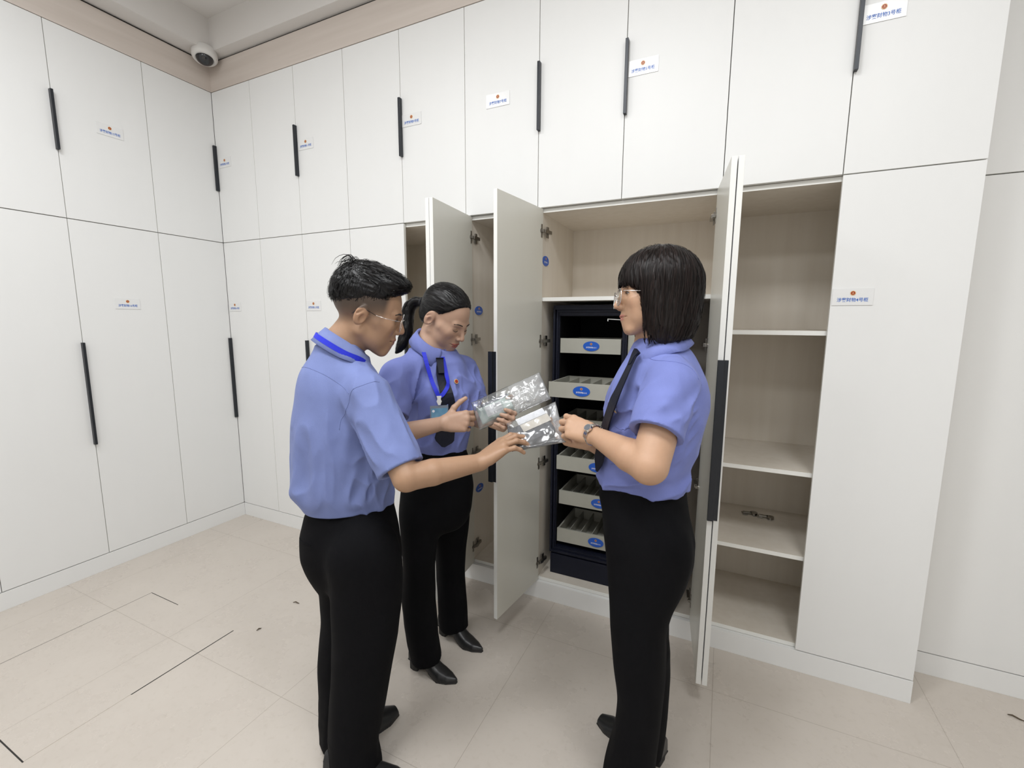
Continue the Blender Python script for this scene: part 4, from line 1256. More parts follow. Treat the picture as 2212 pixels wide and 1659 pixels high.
COLLAR = {}
def collar(root, shirt, nb, axis, fwd, ra, rb, mat, stand=.036, fall=.042, point=.030, flare=.014, gap=.18, lift_back=.006, fs=None):
    """shirt collar: a stand around the neck with the leaf folded over and two points in front"""
    ax = unit(axis); f = unit(np.asarray(fwd, float) - ax * (np.asarray(fwd, float) @ ax)); l = np.cross(ax, f)
    nb = np.asarray(nb, float); mb = MB(); rows = []; outs = []
    N = 56
    for i in range(N + 1):
        t = gap + (2 * PI - 2 * gap) * i / N
        front = max(0.0, math.cos(t)); back = max(0.0, -math.cos(t))
        rad = f * math.cos(t) * rb + l * math.sin(t) * ra; out = unit(f * math.cos(t) * ra + l * math.sin(t) * rb)
        zt = stand * (1 - .28 * front) + lift_back * back
        pw = max(0.0, (math.cos(t) - .45) / .55) ** 1.4
        dn = fall + point * pw
        A = nb + rad + ax * .004; Bq = nb + rad * .985 + ax * zt; C = nb + rad + out * .0045 + ax * (zt + .0022)
        D = nb + rad + out * (.0075 + flare * .5) + ax * (zt - dn * .5) ; E = nb + rad + out * (.008 + flare) + ax * (zt - dn) + f * .004 * pw
        if fs is not None:
            for X in (D, E):
                dv = float(fs(np.array([X], F32))[0])
                if dv < .0065: X += grad(fs, [X])[0] * min(.0065 - dv, .02)
        rows.append([A, Bq, C, D, E]); outs.append(out)
    G = np.array(rows); K = np.array([1, 2, 3, 2, 1.]) / 9
    for j in (3, 4):
        for c in range(3): G[2:-2, j, c] = np.convolve(G[:, j, c], K, 'valid')
    vs = [[mb.bm.verts.new(Vector(x)) for x in r] for r in G]
    for a, b in zip(vs, vs[1:]):
        for k in range(4):
            fc = mb.bm.faces.new((a[k], b[k], b[k + 1], a[k + 1])); fc.smooth = True
    COLLAR['pts'] = (G, np.array(outs))
    o = wparts(mb, 'collar', mat, shirt)
    s = o.modifiers.new('thick', 'SOLIDIFY'); s.thickness = .0022; s.offset = 1
    return o

def shoe(root, toe, heel, h=.075, wid=.045, pointed=False, heel_h=.0):
    toe = V3(*toe, 0); heel = V3(*heel, 0); d = (toe - heel); L = float(np.linalg.norm(d)); d = d / L
    s = np.array([-d[1], d[0], 0], F32)
    def loc(P):
        q = P - heel; return np.stack([q @ d, q @ s, q[:, 2]], 1)
    def up(P):
        q = loc(P); x = q[:, 0] / L
        zb = heel_h * (1 - ss(.25, .68, x))
        z = q[:, 2] - zb
        hw = np.interp(x, [0, .12, .35, .68, .85, 1.0], [.026, .033, .030, wid, wid * (.72 if pointed else .92), .006 if pointed else .022])
        hh = np.interp(x, [0, .12, .3, .55, .8, 1.0], [h * .9, h, h * .95, h * .72, h * .42, .018])
        e = ((np.abs(q[:, 1]) / hw) ** 2.4 + (np.maximum(z - .004, 0) / hh) ** 2.4) ** (1 / 2.4) - 1
        dd = e * np.minimum(hw, hh)
        dd = np.maximum(dd, np.maximum(-q[:, 0] + .004, q[:, 0] - L))
        return np.maximum(dd, .004 - z).astype(F32)
    lo = np.minimum(toe, heel) - .07; hi = np.maximum(toe, heel) + .07; hi[2] = .16; lo[2] = -.02
    u = sdf_object('shoe', up, lo, hi, .003, SHOEM, root, None, 2)
    def so(P):
        q = loc(P); x = q[:, 0] / L
        zb = heel_h * (1 - ss(.25, .68, x))
        hw = np.interp(x, [0, .12, .35, .68, .85, 1.0], [.026, .033, .028, wid, wid * (.72 if pointed else .92), .006 if pointed else .022]) + .001
        dd = np.abs(q[:, 1]) - hw
        z = q[:, 2]
        a = np.maximum(dd, np.maximum(z - zb - .006, zb - z))
        if heel_h > .02: a = np.minimum(a, np.maximum(np.maximum(dd + .008, np.abs(x - .12) * L - .022), np.maximum(-z, z - heel_h - .004)))
        elif heel_h > 0: a = np.minimum(a, np.maximum(np.maximum(dd, x * L - .075), np.maximum(-z, z - heel_h - .004)))
        return np.maximum(a, np.maximum(-q[:, 0] + .002, q[:, 0] - L - .001)).astype(F32)
    c = sdf_object('sole', so, lo, hi, .003, SOLE, root, None, 1)
    c.parent = u; c.matrix_parent_inverse = Matrix()
    return u

def shirt_obj(root, name, torso, ang, z0, nb, shs, sleeves, mat, fold, grow=0.0, h=.0036, extra=None, yoke=None):
    """shirt with short sleeves: trunk sections, shoulder points, sleeves = (shoulder, end, r0, r1)"""
    T = VLoft(torso, ang, grow, 2.25, z0=z0)
    def f(P):
        d = T(P); att = np.ones(len(P), F32)
        for x in shs: d = smin(d, cap(P, np.asarray(nb, float) - [0, 0, .030], x, .050, .050), .045)
        for a, b, r1, r2 in sleeves:
            a = np.asarray(a, float); b = np.asarray(b, float); ax = unit(b - a)
            e = cap(P, a, b + ax * .06, r1, r2 + (r2 - r1) * .3)
            t = ((P - b.astype(F32)) @ ax.astype(F32))
            att *= 1 - np.exp(-(t / .032) ** 2) * (e < .03)
            e = np.maximum(e, t)
            cav = np.maximum(cap(P, b - ax * .045, b + ax * .07, r2 * .55, r2 + .008) , -(t + .05))
            d = smin(d, e, .035)
            d = np.maximum(d, np.minimum(-cav, 1) if True else d)
        if yoke is not None: d = smin(d, cap(P, yoke[0], yoke[1], yoke[2], yoke[3]), .045)
        if extra is not None: d = extra(P, d)
        return d - fold(P) * att
    A = np.array(torso); lo = A[:, 1:4].min(0); hi = A[:, 1:4].max(0)
    pts = [np.array([A[:, 1].min() - .2, A[:, 2].min() - .2, z0 - .02]), np.array([A[:, 1].max() + .2, A[:, 2].max() + .2, A[:, 0].max() + .02])] + [np.asarray(x) for s in sleeves for x in s[:2]]
    pts = np.array(pts)
    o = sdf_object(name, f, pts.min(0) - .09, pts.max(0) + np.array([.09, .09, .02]), h, mat, root, None, 1)
    return o, f

def trousers_obj(root, hips, legs, mat, ztop, fold, zbot=(.03, .03), h=.005):
    Hp = VLoft(hips[0], hips[1], 0, 2.3, z1=ztop, soft=.12)
    Ls = [VLoft(l[0], l[1], 0, 2.2, z0=zb, softtop=.16) for l, zb in zip(legs, zbot)]
    def f(P):
        d = Hp(P)
        e = smin(Ls[0](P), Ls[1](P), .008)
        return smin(d, e, .03) - fold(P)
    pts = np.concatenate([np.array(x[0])[:, 1:3] for x in (hips, *legs)])
    lo = np.append(pts.min(0) - .18, 0.0); hi = np.append(pts.max(0) + .18, ztop + .03)
    return sdf_object('trousers', f, lo, hi, h, mat, root, None, 1), f

def seam(mb, f, pts, r=.0013, n=40, off=.0002):
    p = onto(f, smooth_line(pts, n), off)
    mb.tube([tuple(x) for x in p], r, 5)

# ---------------------------------------------------------------- the man, seen from behind
D = BODY['man']; D['head']['chin'] = 1.05; H = Head(D['head']); nb = np.array(D['nb'])
root = empty('person', (2.13, -1.06, 0)); man = root
tag(root, 'man seen from behind in glasses and blue short-sleeved shirt, reaching to the lower bag', 'person', 'uniformed people')
chest = np.array([2.13, -1.02, 1.13])
hdR = Hand(D['wrR'], np.array(D['mid']) - np.array(D['wrR']), (.25, .42, -.85), 'R', ((12, 26, 18), (16, 28, 18), (18, 30, 20), (22, 32, 20)), ((.75, .55, .35), (.9, .25, .35), (1, .05, .25)), 1.02)
hdL = Hand(D['wrL'], (.5, .45, -.6), (.3, -.3, .1), 'L', ((35, 40, 20),) * 4, ((.7, .6, .5), (.9, .2, .5), (1, 0, .4)), 1.02)
elR, wrR, shR = map(np.array, (D['elR'], D['wrR'], D['shR'])); shL, elL, wrL = map(np.array, (D['shL'], D['elL'], D['wrL']))
arms = [[(shR, elR, .045, .0395), (elR, elR * .66 + wrR * .34, .0385, .0380), (elR * .66 + wrR * .34, wrR, .0380, .0262)],
        [(shL, elL, .046, .040), (elL, elL * .7 + wrL * .3, .040, .0385), (elL * .7 + wrL * .3, wrL, .0385, .0265)]]
def man_fade(s):
    zl = np.interp(s[:, 0], [-.11, -.05, .0, .04, .06, .085], [.0, .026, .044, .056, .062, .088])
    up = (1 - ss(0.0, .075, zl - s[:, 2])) ** .7; lo = (s[:, 0] < .062) * ss(.050, .064, np.abs(s[:, 1]) + np.maximum(-s[:, 0], 0) * .8 + .0)
    fr = 1 - ss(.045, .064, s[:, 0])
    near = np.linalg.norm(s - V3(-.006, .086, .002), axis=1) > .024
    return np.clip(up * .86 * fr * near * (s[:, 2] > -.07), 0, 1)
body, fb = build_body(root, 'body', H, nb, chest, [shR, shL], arms, [hdR, hdL], SKIN, skin_color(H, (.375, .225, .138), (.31, .14, .10), man_fade))
tor, ang = D['torso']
def man_fold(P):
    z = P[:, 2]
    back = .014 * folds(P, (0.05, .02, 1), 7, .042, 1) * ss(.86, .95, z) * (1 - ss(1.12, 1.24, z))
    low = .013 * folds(P, (.3, .1, 1), 3.0, .05, 4) * (1 - ss(.93, 1.05, z)) * ss(.875, .93, z)
    ar = .012 * folds(P, (-.5, .2, .8), 3.5, .04, 2) * ss(2.21, 2.27, P[:, 0])
    return (back * (1 - ss(2.21, 2.27, P[:, 0])) + low + ar).astype(F32)
slR = np.array(D['slR'])
AM = unit((.34, .36, .86)); CM = np.array(D['col'])
shirt, fs = shirt_obj(root, 'shirt', tor, ang, .872, nb, [shR + [-.02, 0, .01], shL], [(shR + [-.01, 0, .0], slR, .064, .069), (shL, shL + (elL - shL) * .62, .062, .066)], SHIRT_M, man_fold, yoke=(CM - AM * .046, chest, .058, .10))
mb = MB()
seam(mb, fs, D['yoke'], .0009, 60)
mb.build('yoke_seam', SHIRT_M, shirt)
mb = MB()
seam(mb, fs, D['armseam'], .0009, 60)
mb.build('sleeve_seam', SHIRT_M, shirt)
cl = collar(root, shirt, CM - AM * .030, AM, (.70, .70, 0), .064, .074, SHIRT_M, stand=.046, fall=.050, flare=.014, fs=fs)
lmb = MB(); G_, O_ = COLLAR['pts']
sel = slice(6, 51)
lpts = (G_[:, 3] * .8 + G_[:, 4] * .2 + O_ * .005)[sel]
ribbon_bm(lmb, lpts, .016, O_[sel], .0016)
lan = wparts(lmb, 'lanyard', LANY, root)
tr, ft = trousers_obj(root, D['hips'], (D['legR'], D['legL']), PANTS, .885, lambda P: (.004 * folds(P, (.2, .3, 1), 4, .06, 3) * (1 - ss(.5, .7, P[:, 2])) + .003 * folds(P, (1, .2, .3), 3, .05, 9) * (1 - ss(.12, .25, P[:, 2]))).astype(F32), zbot=(.022, .022))
mb = MB(); seam(mb, ft, [(2.03, -1.165, .792), (2.075, -1.175, .79), (2.12, -1.18, .79)], .0014); mb.build('back_pocket', PANTS, tr)
shoe(root, (2.385, -1.085), (2.140, -1.185), .082, .046, False, .022)
shoe(root, (2.183, -.888), (2.068, -1.135), .085, .046, False, .022)
tie = MB()
tp = onto(fs, [(2.222, -.905, 1.30), (2.228, -.89, 1.24), (2.22, -.885, 1.15), (2.20, -.89, 1.05), (2.19, -.90, .96)], .003); tn = grad(fs, tp)
ribbon_bm(tie, smooth_line(tp, 20), np.linspace(.03, .075, 20), smooth_line(tn, 20), .004)
wparts(tie, 'tie', TIE, root)
# hair: short top, sides faded
def man_hair(l):
    d = ell(l, (-.0125, 0, .054), (.107, .0815, .0965))
    d = smin(d, ell(l, (.045, 0, .105), (.058, .062, .036)), .02)
    cut = line_cut(l, [-.12, -.105, -.05, .0, .045, .062, .075, .10, .115], [-.012, -.006, .026, .044, .056, .068, .083, .090, .095])
    d = smax(d, cut * .8, .034)
    return (d - .0042 * folds(l, (1, .15, -.1), 3.5, .010, 3)).astype(F32)
hair = sdf_object('hair', man_hair, (-.15, -.11, -.03), (.14, .11, .18), .0022, HAIR_M, None, None, 1); in_head(hair, root, H)
st = box_starts(man_hair, (-.13, -.09, .02), (.12, .09, .16), 2600, 4)
def man_flow(p):
    side = ss(.055, .075, np.abs(p[:, 1])) * (p[:, 2] < .10); bk = ss(.02, .08, -p[:, 0])
    d = np.stack([np.ones(len(p)), -.35 * np.ones(len(p)), np.zeros(len(p))], 1).astype(F32)
    d = d * (1 - np.maximum(side, bk))[:, None] + np.stack([.15 - bk * .2, 0 * side, -np.ones(len(p))], 1).astype(F32) * np.maximum(side, bk)[:, None]
    return d
strands('hair_strands', man_hair, st, man_flow, 6, .006, .0022, (.0002, .0035), STR_B, hair, 2, .8, .35)
mb = MB(); rr = random.Random(3)
for k in range(22):
    y = rr.uniform(-.03, .01); x = rr.uniform(-.070, -.052); q = rr.uniform(.4, 1.15); e = rr.uniform(.5, 1.15)
    mb.tube([tuple(t) for t in smooth_line([(x, y, .112), (x - .006 * e, y, .112 + .026 * q), (x - .022 * e, y * 1.2 - .004, .112 + .034 * q), (x - .040 * e, y * 1.3 - .008, .112 + .018 * q), (x - .046 * e, y * 1.3 - .010, .112 - .004 * q)], 10)], [.0011, .0011, .0010, .0010, .0009, .0008, .0007, .0006, .0004, .0002], 4)
ck = mb.build('cowlick', HAIR_M); ck.parent = hair; ck['kind'] = 'stuff'
face_parts(root, H)
glasses(root, H, SILVER, .00075, tipm=DARKMETAL, xo=.106)

# ---------------------------------------------------------------- woman with ponytail
D = BODY['w1']; D['head']['chin'] = 1.10; H = Head(D['head']); nb = np.array(D['nb'])
root = empty('person', (2.17, -.56, 0)); w1 = root
tag(root, 'woman with black ponytail, blue lanyard and tie, looking down at the bag she holds', 'person', 'uniformed people')
shR, elR, wrR, shL, elL, wrL = [np.array(D[k]) for k in ('shR', 'elR', 'wrR', 'shL', 'elL', 'wrL')]
chest = np.array([2.16, -.56, 1.14])
hdR = Hand(wrR, (.80, .28, .10), (-.25, .90, -.25), 'R', ((62, 82, 50), (66, 84, 50), (70, 86, 50), (74, 86, 50)), ((.55, .80, .10), (.75, .65, .15), (.85, .5, .2)), .93)
hdL = Hand(BODY['w1']['wrL'], (.957, .193, -.217), (.277, -.831, .482), 'L', ((62, 66, 22), (70, 74, 34), (74, 78, 36), (78, 80, 36)), ((.5, .9, .2), (.6, .75, .3), (.75, .5, .4)), .93)
arms = [[(shR, elR, .041, .037), (elR, elR * .68 + wrR * .32, .037, .0365), (elR * .68 + wrR * .32, wrR, .0365, .0235)],
        [(shL, elL, .041, .037), (elL, elL * .68 + wrL * .32, .037, .036), (elL * .68 + wrL * .32, wrL, .036, .0235)]]
body, fb = build_body(root, 'body', H, nb, chest, [shR, shL], arms, [hdR, hdL], SKIN, skin_color(H, (.45, .285, .20), (.36, .10, .075), None))
tor, ang = D['torso']
def w_fold(seed, zlow, zw):
    def g(P):
        z = P[:, 2]
        return (.015 * folds(P, (.5, .3, .75), 4, .045, seed) * ss(zlow, zlow + .05, z) * (1 - ss(1.24, 1.32, z)) + .013 * folds(P, (.2, .1, 1), 3, .045, seed + 2) * (1 - ss(zw, zw + .1, z))).astype(F32)
    return g
AM = unit((.46, -.06, .88)); CM = np.array(D['col'])
bust = [(np.array([2.240, -.635, 1.150]), .055), (np.array([2.260, -.50, 1.150]), .055)]
def ex1(P, d):
    for c, r in bust: d = smin(d, ell(P, c, (r, r, r)), .06)
    return d
shirt, fs = shirt_obj(root, 'shirt', tor, ang, .945, nb, [shR, shL], [(shR, np.array(D['slR']), .060, .062), (shL, np.array(D['slL']), .060, .060)], SHIRT_W, w_fold(11, .95, .97), extra=ex1, yoke=(CM - AM * .058, chest, .040, .085))
fw1 = np.array([.98, -.15, 0])
collar(root, shirt, CM - AM * .022, AM, fw1, .060, .066, SHIRT_W, stand=.042, fall=.046, point=.040, flare=.012, gap=.16, fs=fs)
def chestpt(u): return u
tp = onto(fs, D['tie'], .008); tp[-1] = tp[-2] + np.array(D['tie'][-1]) - np.array(D['tie'][-2]); tn = grad(fs, tp); tn[-1] = tn[-2]
mb = MB(); ribbon_bm(mb, smooth_line(tp, 26), np.interp(np.linspace(0, 1, 26), [0, .06, .9, 1], [.020, .028, .078, .012]), smooth_line(tn, 26), .004)
tie = wparts(mb, 'tie', TIE, root)
mb = MB(); k0 = onto(fs, [D['tie'][0]], .007)[0]; kp = smooth_line([tp[0] + [0, 0, .012], tp[0], tp[1] + [0, 0, .004]], 8) + tn[0] * .006; ribbon_bm(mb, kp, np.linspace(.030, .022, 8), np.tile(tn[0], (8, 1)), .009); wparts(mb, 'tie_knot', TIE, tie)
lp, lp2 = D['lan1'], D['lan2']
mb = MB()
for q in (lp, lp2):
    s_ = onto(fs, q, .012); s_[0] = onto(fs, [q[0]], .014)[0]; s_[-2:] = onto(fs, q[-2:], .016)
    g_ = grad(fs, s_); ribbon_bm(mb, smooth_line(s_, 30), .015, smooth_line(g_, 30), .0015)
lan = wparts(mb, 'lanyard', LANY, root)
cp = onto(fs, [D['lan1'][-1]], .018)[0]; gn = grad(fs, [cp])[0]; gn = unit(gn * [1, 1, .2]); sdv = unit(np.cross([0, 0, 1], gn)); upv = np.cross(gn, sdv)
Mc = Matrix(((sdv[0], upv[0], gn[0], cp[0]), (sdv[1], upv[1], gn[1], cp[1]), (sdv[2], upv[2], gn[2], cp[2]), (0, 0, 0, 1)))
mb = MB()
mb.prism([(-.009, .004), (.009, .004), (.006, -.008), (.0095, -.016), (.004, -.030), (-.004, -.030), (-.0095, -.016), (-.006, -.008)], .0, .005, Mc)
wparts(mb, 'clip', new_mat('clip_white', (.75, .75, .74), .35), lan)
mb = MB()
mb.mi = 0; mb.prism([(-.034, -.098), (.034, -.098), (.034, -.032), (-.034, -.032)], .0, .002, Mc)
mb.mi = 1; mb.prism([(-.030, -.094), (.030, -.094), (.030, -.042), (-.030, -.042)], .002, .0026, Mc)
mb.mi = 2; mb.prism([(-.022 + .005 * math.cos(a * PI / 8), -.052 + .005 * math.sin(a * PI / 8)) for a in range(16)], .0026, .003, Mc)
wparts(mb, 'identity_card', [new_mat('card_holder', (.20, .24, .30), .15), noise_mat('card_print', (.10, .26, .42), (.18, .36, .52), (30, 30, 30), .3), WHITET], lan)
bp = onto(fs, [D['pin']], .002)[0]; gb = grad(fs, [bp])[0]
mb = MB(); mb.mi = 1; mb.disc(bp, gb, .0095, .0095, .002, 20); mb.mi = 0; mb.disc(bp + gb * .002, gb, .007, .007, .0012, 16)
wparts(mb, 'badge_pin', [RED, GOLD], root)
mb = MB(); seam(mb, fs, [(2.315, -.52, 1.165), (2.30, -.44, 1.155)], .001); seam(mb, fs, [(2.315, -.52, 1.165), (2.315, -.515, 1.10), (2.31, -.51, 1.06)], .001)
mb.build('pocket_seam', SHIRT_W, shirt)
tr, ft = trousers_obj(root, D['hips'], (D['legR'], D['legL']), PANTS, .972, lambda P: (.004 * folds(P, (.2, .3, 1), 4, .06, 5) * (1 - ss(.5, .7, P[:, 2]))).astype(F32), zbot=(.05, .05))
shoe(root, (2.315, -.675), (2.085, -.672), .066, .038, True, .045)
shoe(root, (2.325, -.478), (2.075, -.440), .066, .038, True, .045)
HL = [-.13, -.10, -.07, -.045, -.02, .0, .022, .045, .062, .078, .090, .10]
HZ = [-.035, -.06, -.06, -.035, .020, .036, .034, .056, .080, .100, .112, .13]
def w1_hair(l):
    d = ell(l, (-.0125, 0, .048), (.104, .0825, .0925))
    d = smin(d, ell(l, (-.050, 0, -.005), (.055, .063, .055)), .03)
    d = smax(d, line_cut(l, HL, HZ) * .75, .010)
    return (d - .0018 * folds(l, (1, 0, .1), 9, .007, 5)).astype(F32)
hair = sdf_object('hair', w1_hair, (-.15, -.11, -.10), (.14, .11, .18), .0022, HAIR_1, None, None, 1); in_head(hair, root, H)
st = box_starts(w1_hair, (-.12, -.085, -.05), (.10, .085, .15), 2200, 5)
tie_l = V3(-.112, 0, .036)
def w1_flow(p):
    d = tie_l - p; return d / np.linalg.norm(d, axis=1)[:, None]
strands('hair_strands', w1_hair, st, w1_flow, 7, .008, .0022, (.0000, .0012), STR_B, hair, 3, 0, .06)
pc = smooth_line(D['pony'], 14); pr_ = np.interp(np.arange(14), [0, 2, 5, 8, 11, 13], [.012, .018, .023, .024, .016, .004])
def pony(P):
    d = None
    for i in range(13):
        e = cap(P, pc[i], pc[i + 1], pr_[i], pr_[i + 1]); d = e if d is None else smin(d, e, .01)
    return (d - .0022 * folds(P, (-.1, .05, 1), 9, .008, 6)).astype(F32)
po = sdf_object('ponytail', pony, pc.min(0) - .05, pc.max(0) + .05, .0024, HAIR_1, root, None, 1)
pk = V3(*(pc[1:] - pc[:-1]).mean(0))
def pony_flow(P):
    i = np.argmin(((P[:, None] - pc[None, :-1].astype(F32)) ** 2).sum(2), 1); t = (pc[1:] - pc[:-1]).astype(F32)[i]
    return t / np.linalg.norm(t, axis=1)[:, None]
st = box_starts(pony, pc.min(0) - .03, pc.max(0) + .03, 500, 6)
o = strands('tail_strands', pony, st, pony_flow, 9, .010, .0022, (.0, .003), STR_B, po, 4, .5, .08)
o.matrix_parent_inverse = Matrix()
kd = unit(pc[2] - pc[0]); k1_ = unit(np.cross(kd, [0, 0, 1])); k2_ = np.cross(kd, k1_)
mb = MB(); mb.tube([tuple(pc[0] + kd * .006 + (k1_ * math.cos(k * PI / 8) + k2_ * math.sin(k * PI / 8)) * .0155) for k in range(16)], .006, 8, True)
wparts(mb, 'hair_tie', new_mat('hair_tie_black', (.006, .006, .009), .7), root, True)
face_parts(root, H, closed=True, brow_r=.0019)

# ---------------------------------------------------------------- woman with bob
D = BODY['w2']; D['head']['chin'] = 1.17; H = Head(D['head']); nb = np.array(D['nb'])
root = empty('person', (3.04, -.72, 0)); w2 = root
tag(root, 'woman with dark bobbed hair, glasses and wristwatch, facing left beside the open shelves', 'person', 'uniformed people')
shR, elR, wrR, shL, elL, wrL = [np.array(D[k]) for k in ('shR', 'elR', 'wrR', 'shL', 'elL', 'wrL')]
chest = np.array([3.03, -.71, 1.16])
hdL = Hand(wrL, np.array(D['mid']) - wrL, (.05, .75, -.62), 'L', ((26, 46, 26), (32, 50, 30), (38, 54, 30), (44, 56, 30)), ((.80, .35, .45), (.95, .05, .35), (1, -.15, .25)), .95)
hdR = Hand(wrR, np.array([-.42, .06, .03]), (.1, -.5, .85), 'R', ((20, 30, 20), (24, 34, 24), (28, 36, 24), (32, 40, 24)), ((.75, .5, .4), (.9, .2, .5), (1, .1, .5)), .93)
arms = [[(shL, elL, .050, .048), (elL, elL * .68 + wrL * .32, .046, .0435), (elL * .68 + wrL * .32, wrL, .0435, .0255)],
        [(shR, elR, .048, .044), (elR, elR * .68 + wrR * .32, .043, .041), (elR * .68 + wrR * .32, wrR, .041, .0245)]]
body, fb = build_body(root, 'body', H, nb, chest, [shR, shL], arms, [hdL, hdR], SKIN, skin_color(H, (.50, .305, .195), (.45, .18, .14), None))
tor, ang = D['torso']
def w2_fold(P):
    z = P[:, 2]; near = (1 - ss(-.80, -.76, P[:, 1]))
    return (.013 * folds(P, (.8, .1, .55), 4.5, .038, 21) * near * ss(1.05, 1.1, z) * (1 - ss(1.27, 1.34, z)) + .009 * folds(P, (.6, .2, .7), 4, .05, 17) * (1 - near) * (1 - ss(1.26, 1.33, z)) + .014 * folds(P, (.9, .2, .3), 3, .045, 23) * (1 - ss(1.0, 1.08, z))).astype(F32)
AM = unit((-.36, -.14, .92)); CM = np.array(D['col'])
shirt, fs = shirt_obj(root, 'shirt', tor, ang, .972, nb, [shR, shL], [(shL, np.array(D['slL']), .066, .070), (shR, np.array(D['slR']), .062, .064)], SHIRT_W, w2_fold, yoke=(CM - AM * .062, chest, .044, .09))
fw2 = np.array([-.93, -.37, 0])
collar(root, shirt, CM - AM * .024, AM, fw2, .062, .068, SHIRT_W, stand=.042, fall=.050, point=.036, flare=.014, gap=.2, fs=fs)
tq = np.array(D['tie']); tn = np.tile(unit([-.80, -.56, .15]), (len(tq), 1))
mb = MB(); ribbon_bm(mb, smooth_line(tq, 26), np.interp(np.linspace(0, 1, 26), [0, .08, .9, 1], [.022, .030, .066, .010]), smooth_line(tn, 26), .004)
tie = wparts(mb, 'tie', TIE, root)
mb = MB(); kp = smooth_line([tq[0] + [.008, .0, .014], tq[0], tq[0] * .65 + tq[1] * .35], 8); ribbon_bm(mb, kp, np.linspace(.028, .019, 8), tn[:1].repeat(8, 0), .009); wparts(mb, 'tie_knot', TIE, tie)
mb = MB()
seam(mb, fs, [(2.935, -.835, 1.175), (2.99, -.86, 1.17)], .001); seam(mb, fs, [(2.99, -.86, 1.17), (2.985, -.865, 1.11), (2.975, -.865, 1.06)], .001); seam(mb, fs, [(2.975, -.865, 1.06), (2.92, -.84, 1.055)], .001)
mb.build('pocket_seam', SHIRT_W, shirt)
bp = onto(fs, [(2.925, -.82, 1.205)], .002)[0]; gb = grad(fs, [bp])[0]
mb = MB(); mb.mi = 1; mb.disc(bp, gb, .009, .009, .002, 20); mb.mi = 0; mb.disc(bp + gb * .002, gb, .0065, .0065, .0012, 16)
wparts(mb, 'badge_pin', [RED, GOLD], root)
mb = MB(); seam(mb, fs, [(3.03, -.80, 1.37), (3.085, -.83, 1.345), (3.125, -.82, 1.30), (3.15, -.80, 1.24)], .0012); mb.build('sleeve_seam', SHIRT_W, shirt)
tr, ft = trousers_obj(root, D['hips'], (D['legR'], D['legL']), PANTS, .99, lambda P: (.004 * folds(P, (.2, .3, 1), 4, .06, 8) * (1 - ss(.5, .7, P[:, 2]))).astype(F32), zbot=(.035, .03))
shoe(root, (2.878, -.832), (3.118, -.868), .07, .042, False, .03)
shoe(root, (2.885, -.592), (3.125, -.668), .07, .042, False, .03)
def w2_hair(l):
    d = ell(l, (-.012, 0, .048), (.116, .096, .100))
    low = ell(l, (-.020, 0, -.022), (.104, .099, .150))
    d = smin(d, low, .04)
    d = smax(d, line_cut(l, [-.2, .040, .050, .062, .085, .105, .2], [-.20, -.18, -.07, .012, .034, .038, .04]) * .5, .006)
    bot = (-.138 + .28 * np.maximum(-l[:, 0] - .02, 0)) - l[:, 2]
    d = smax(d, bot, .012)
    inner = ell(l, (.008, 0, .0), (.080, .072, .20))
    d = smax(d, -np.maximum(inner, l[:, 2] + .035), .01)
    return (d - .0030 * folds(l, (.12, 0, 1), 14, .0085, 9) - .0015 * folds(l, (-.1, 0, 1), 14, .005, 19)).astype(F32)
hair = sdf_object('hair', w2_hair, (-.16, -.13, -.17), (.15, .13, .18), .0021, HAIR_2, None, None, 1); in_head(hair, root, H)
st = np.concatenate([box_starts(w2_hair, (-.13, -.1, .06), (.11, .1, .16), 2200, 7), box_starts(w2_hair, (-.14, -.11, -.10), (.11, .11, .10), 2200, 8)])
def w2_flow(p):
    r = p - V3(-.015, 0, 0); r[:, 2] = 0; r = r / np.maximum(np.linalg.norm(r, axis=1), 1e-4)[:, None]
    d = r * np.maximum(p[:, 2:3] - .06, 0) * 14; d[:, 2] -= 1
    fr = ss(.03, .07, p[:, 0]); d[:, 1] += .25 * fr * np.sign(p[:, 1])
    d[:, 0] += .10 * (1 - fr)
    return d / np.linalg.norm(d, axis=1)[:, None]
strands('hair_strands', w2_hair, st, w2_flow, 10, .0095, .0021, (.0000, .0028), STR_D, hair, 5, .6, .07)
mb = MB(); rr = random.Random(9)
for k in range(34):      # loose ends along fringe and tips
    side = rr.choice((1, 1, -1))
    if k < 34:
        a = rr.uniform(-1.0, 1.0); p = (.105 - .045 * a * a, .075 * a, .05)
        mb.tube([p, (p[0] + .002, p[1] * 1.02, p[2] - .016), (p[0] - .001, p[1] * 1.03 + rr.uniform(-.004, .004), p[2] - rr.uniform(.02, .034))], [.0011, .0009, .0002], 4)
    else:
        x = rr.uniform(-.09, .048); y = side * .093
        z0 = rr.uniform(-.10, -.08)
        mb.tube([(x, y, z0), (x + rr.uniform(-.004, .006), y * .96, z0 - .018), (x + rr.uniform(-.010, .012), y * .9, z0 - rr.uniform(.026, .05))], [.0013, .001, .0002], 4)
st = mb.build('loose_strands', HAIR_2); st.parent = hair; st['kind'] = 'stuff'
face_parts(root, H, brow_r=.0020)
glasses(root, H, SILVER, .0012, w=.0250, h=.0235, xo=.112, zo=-.003, tipm=DARKMETAL)
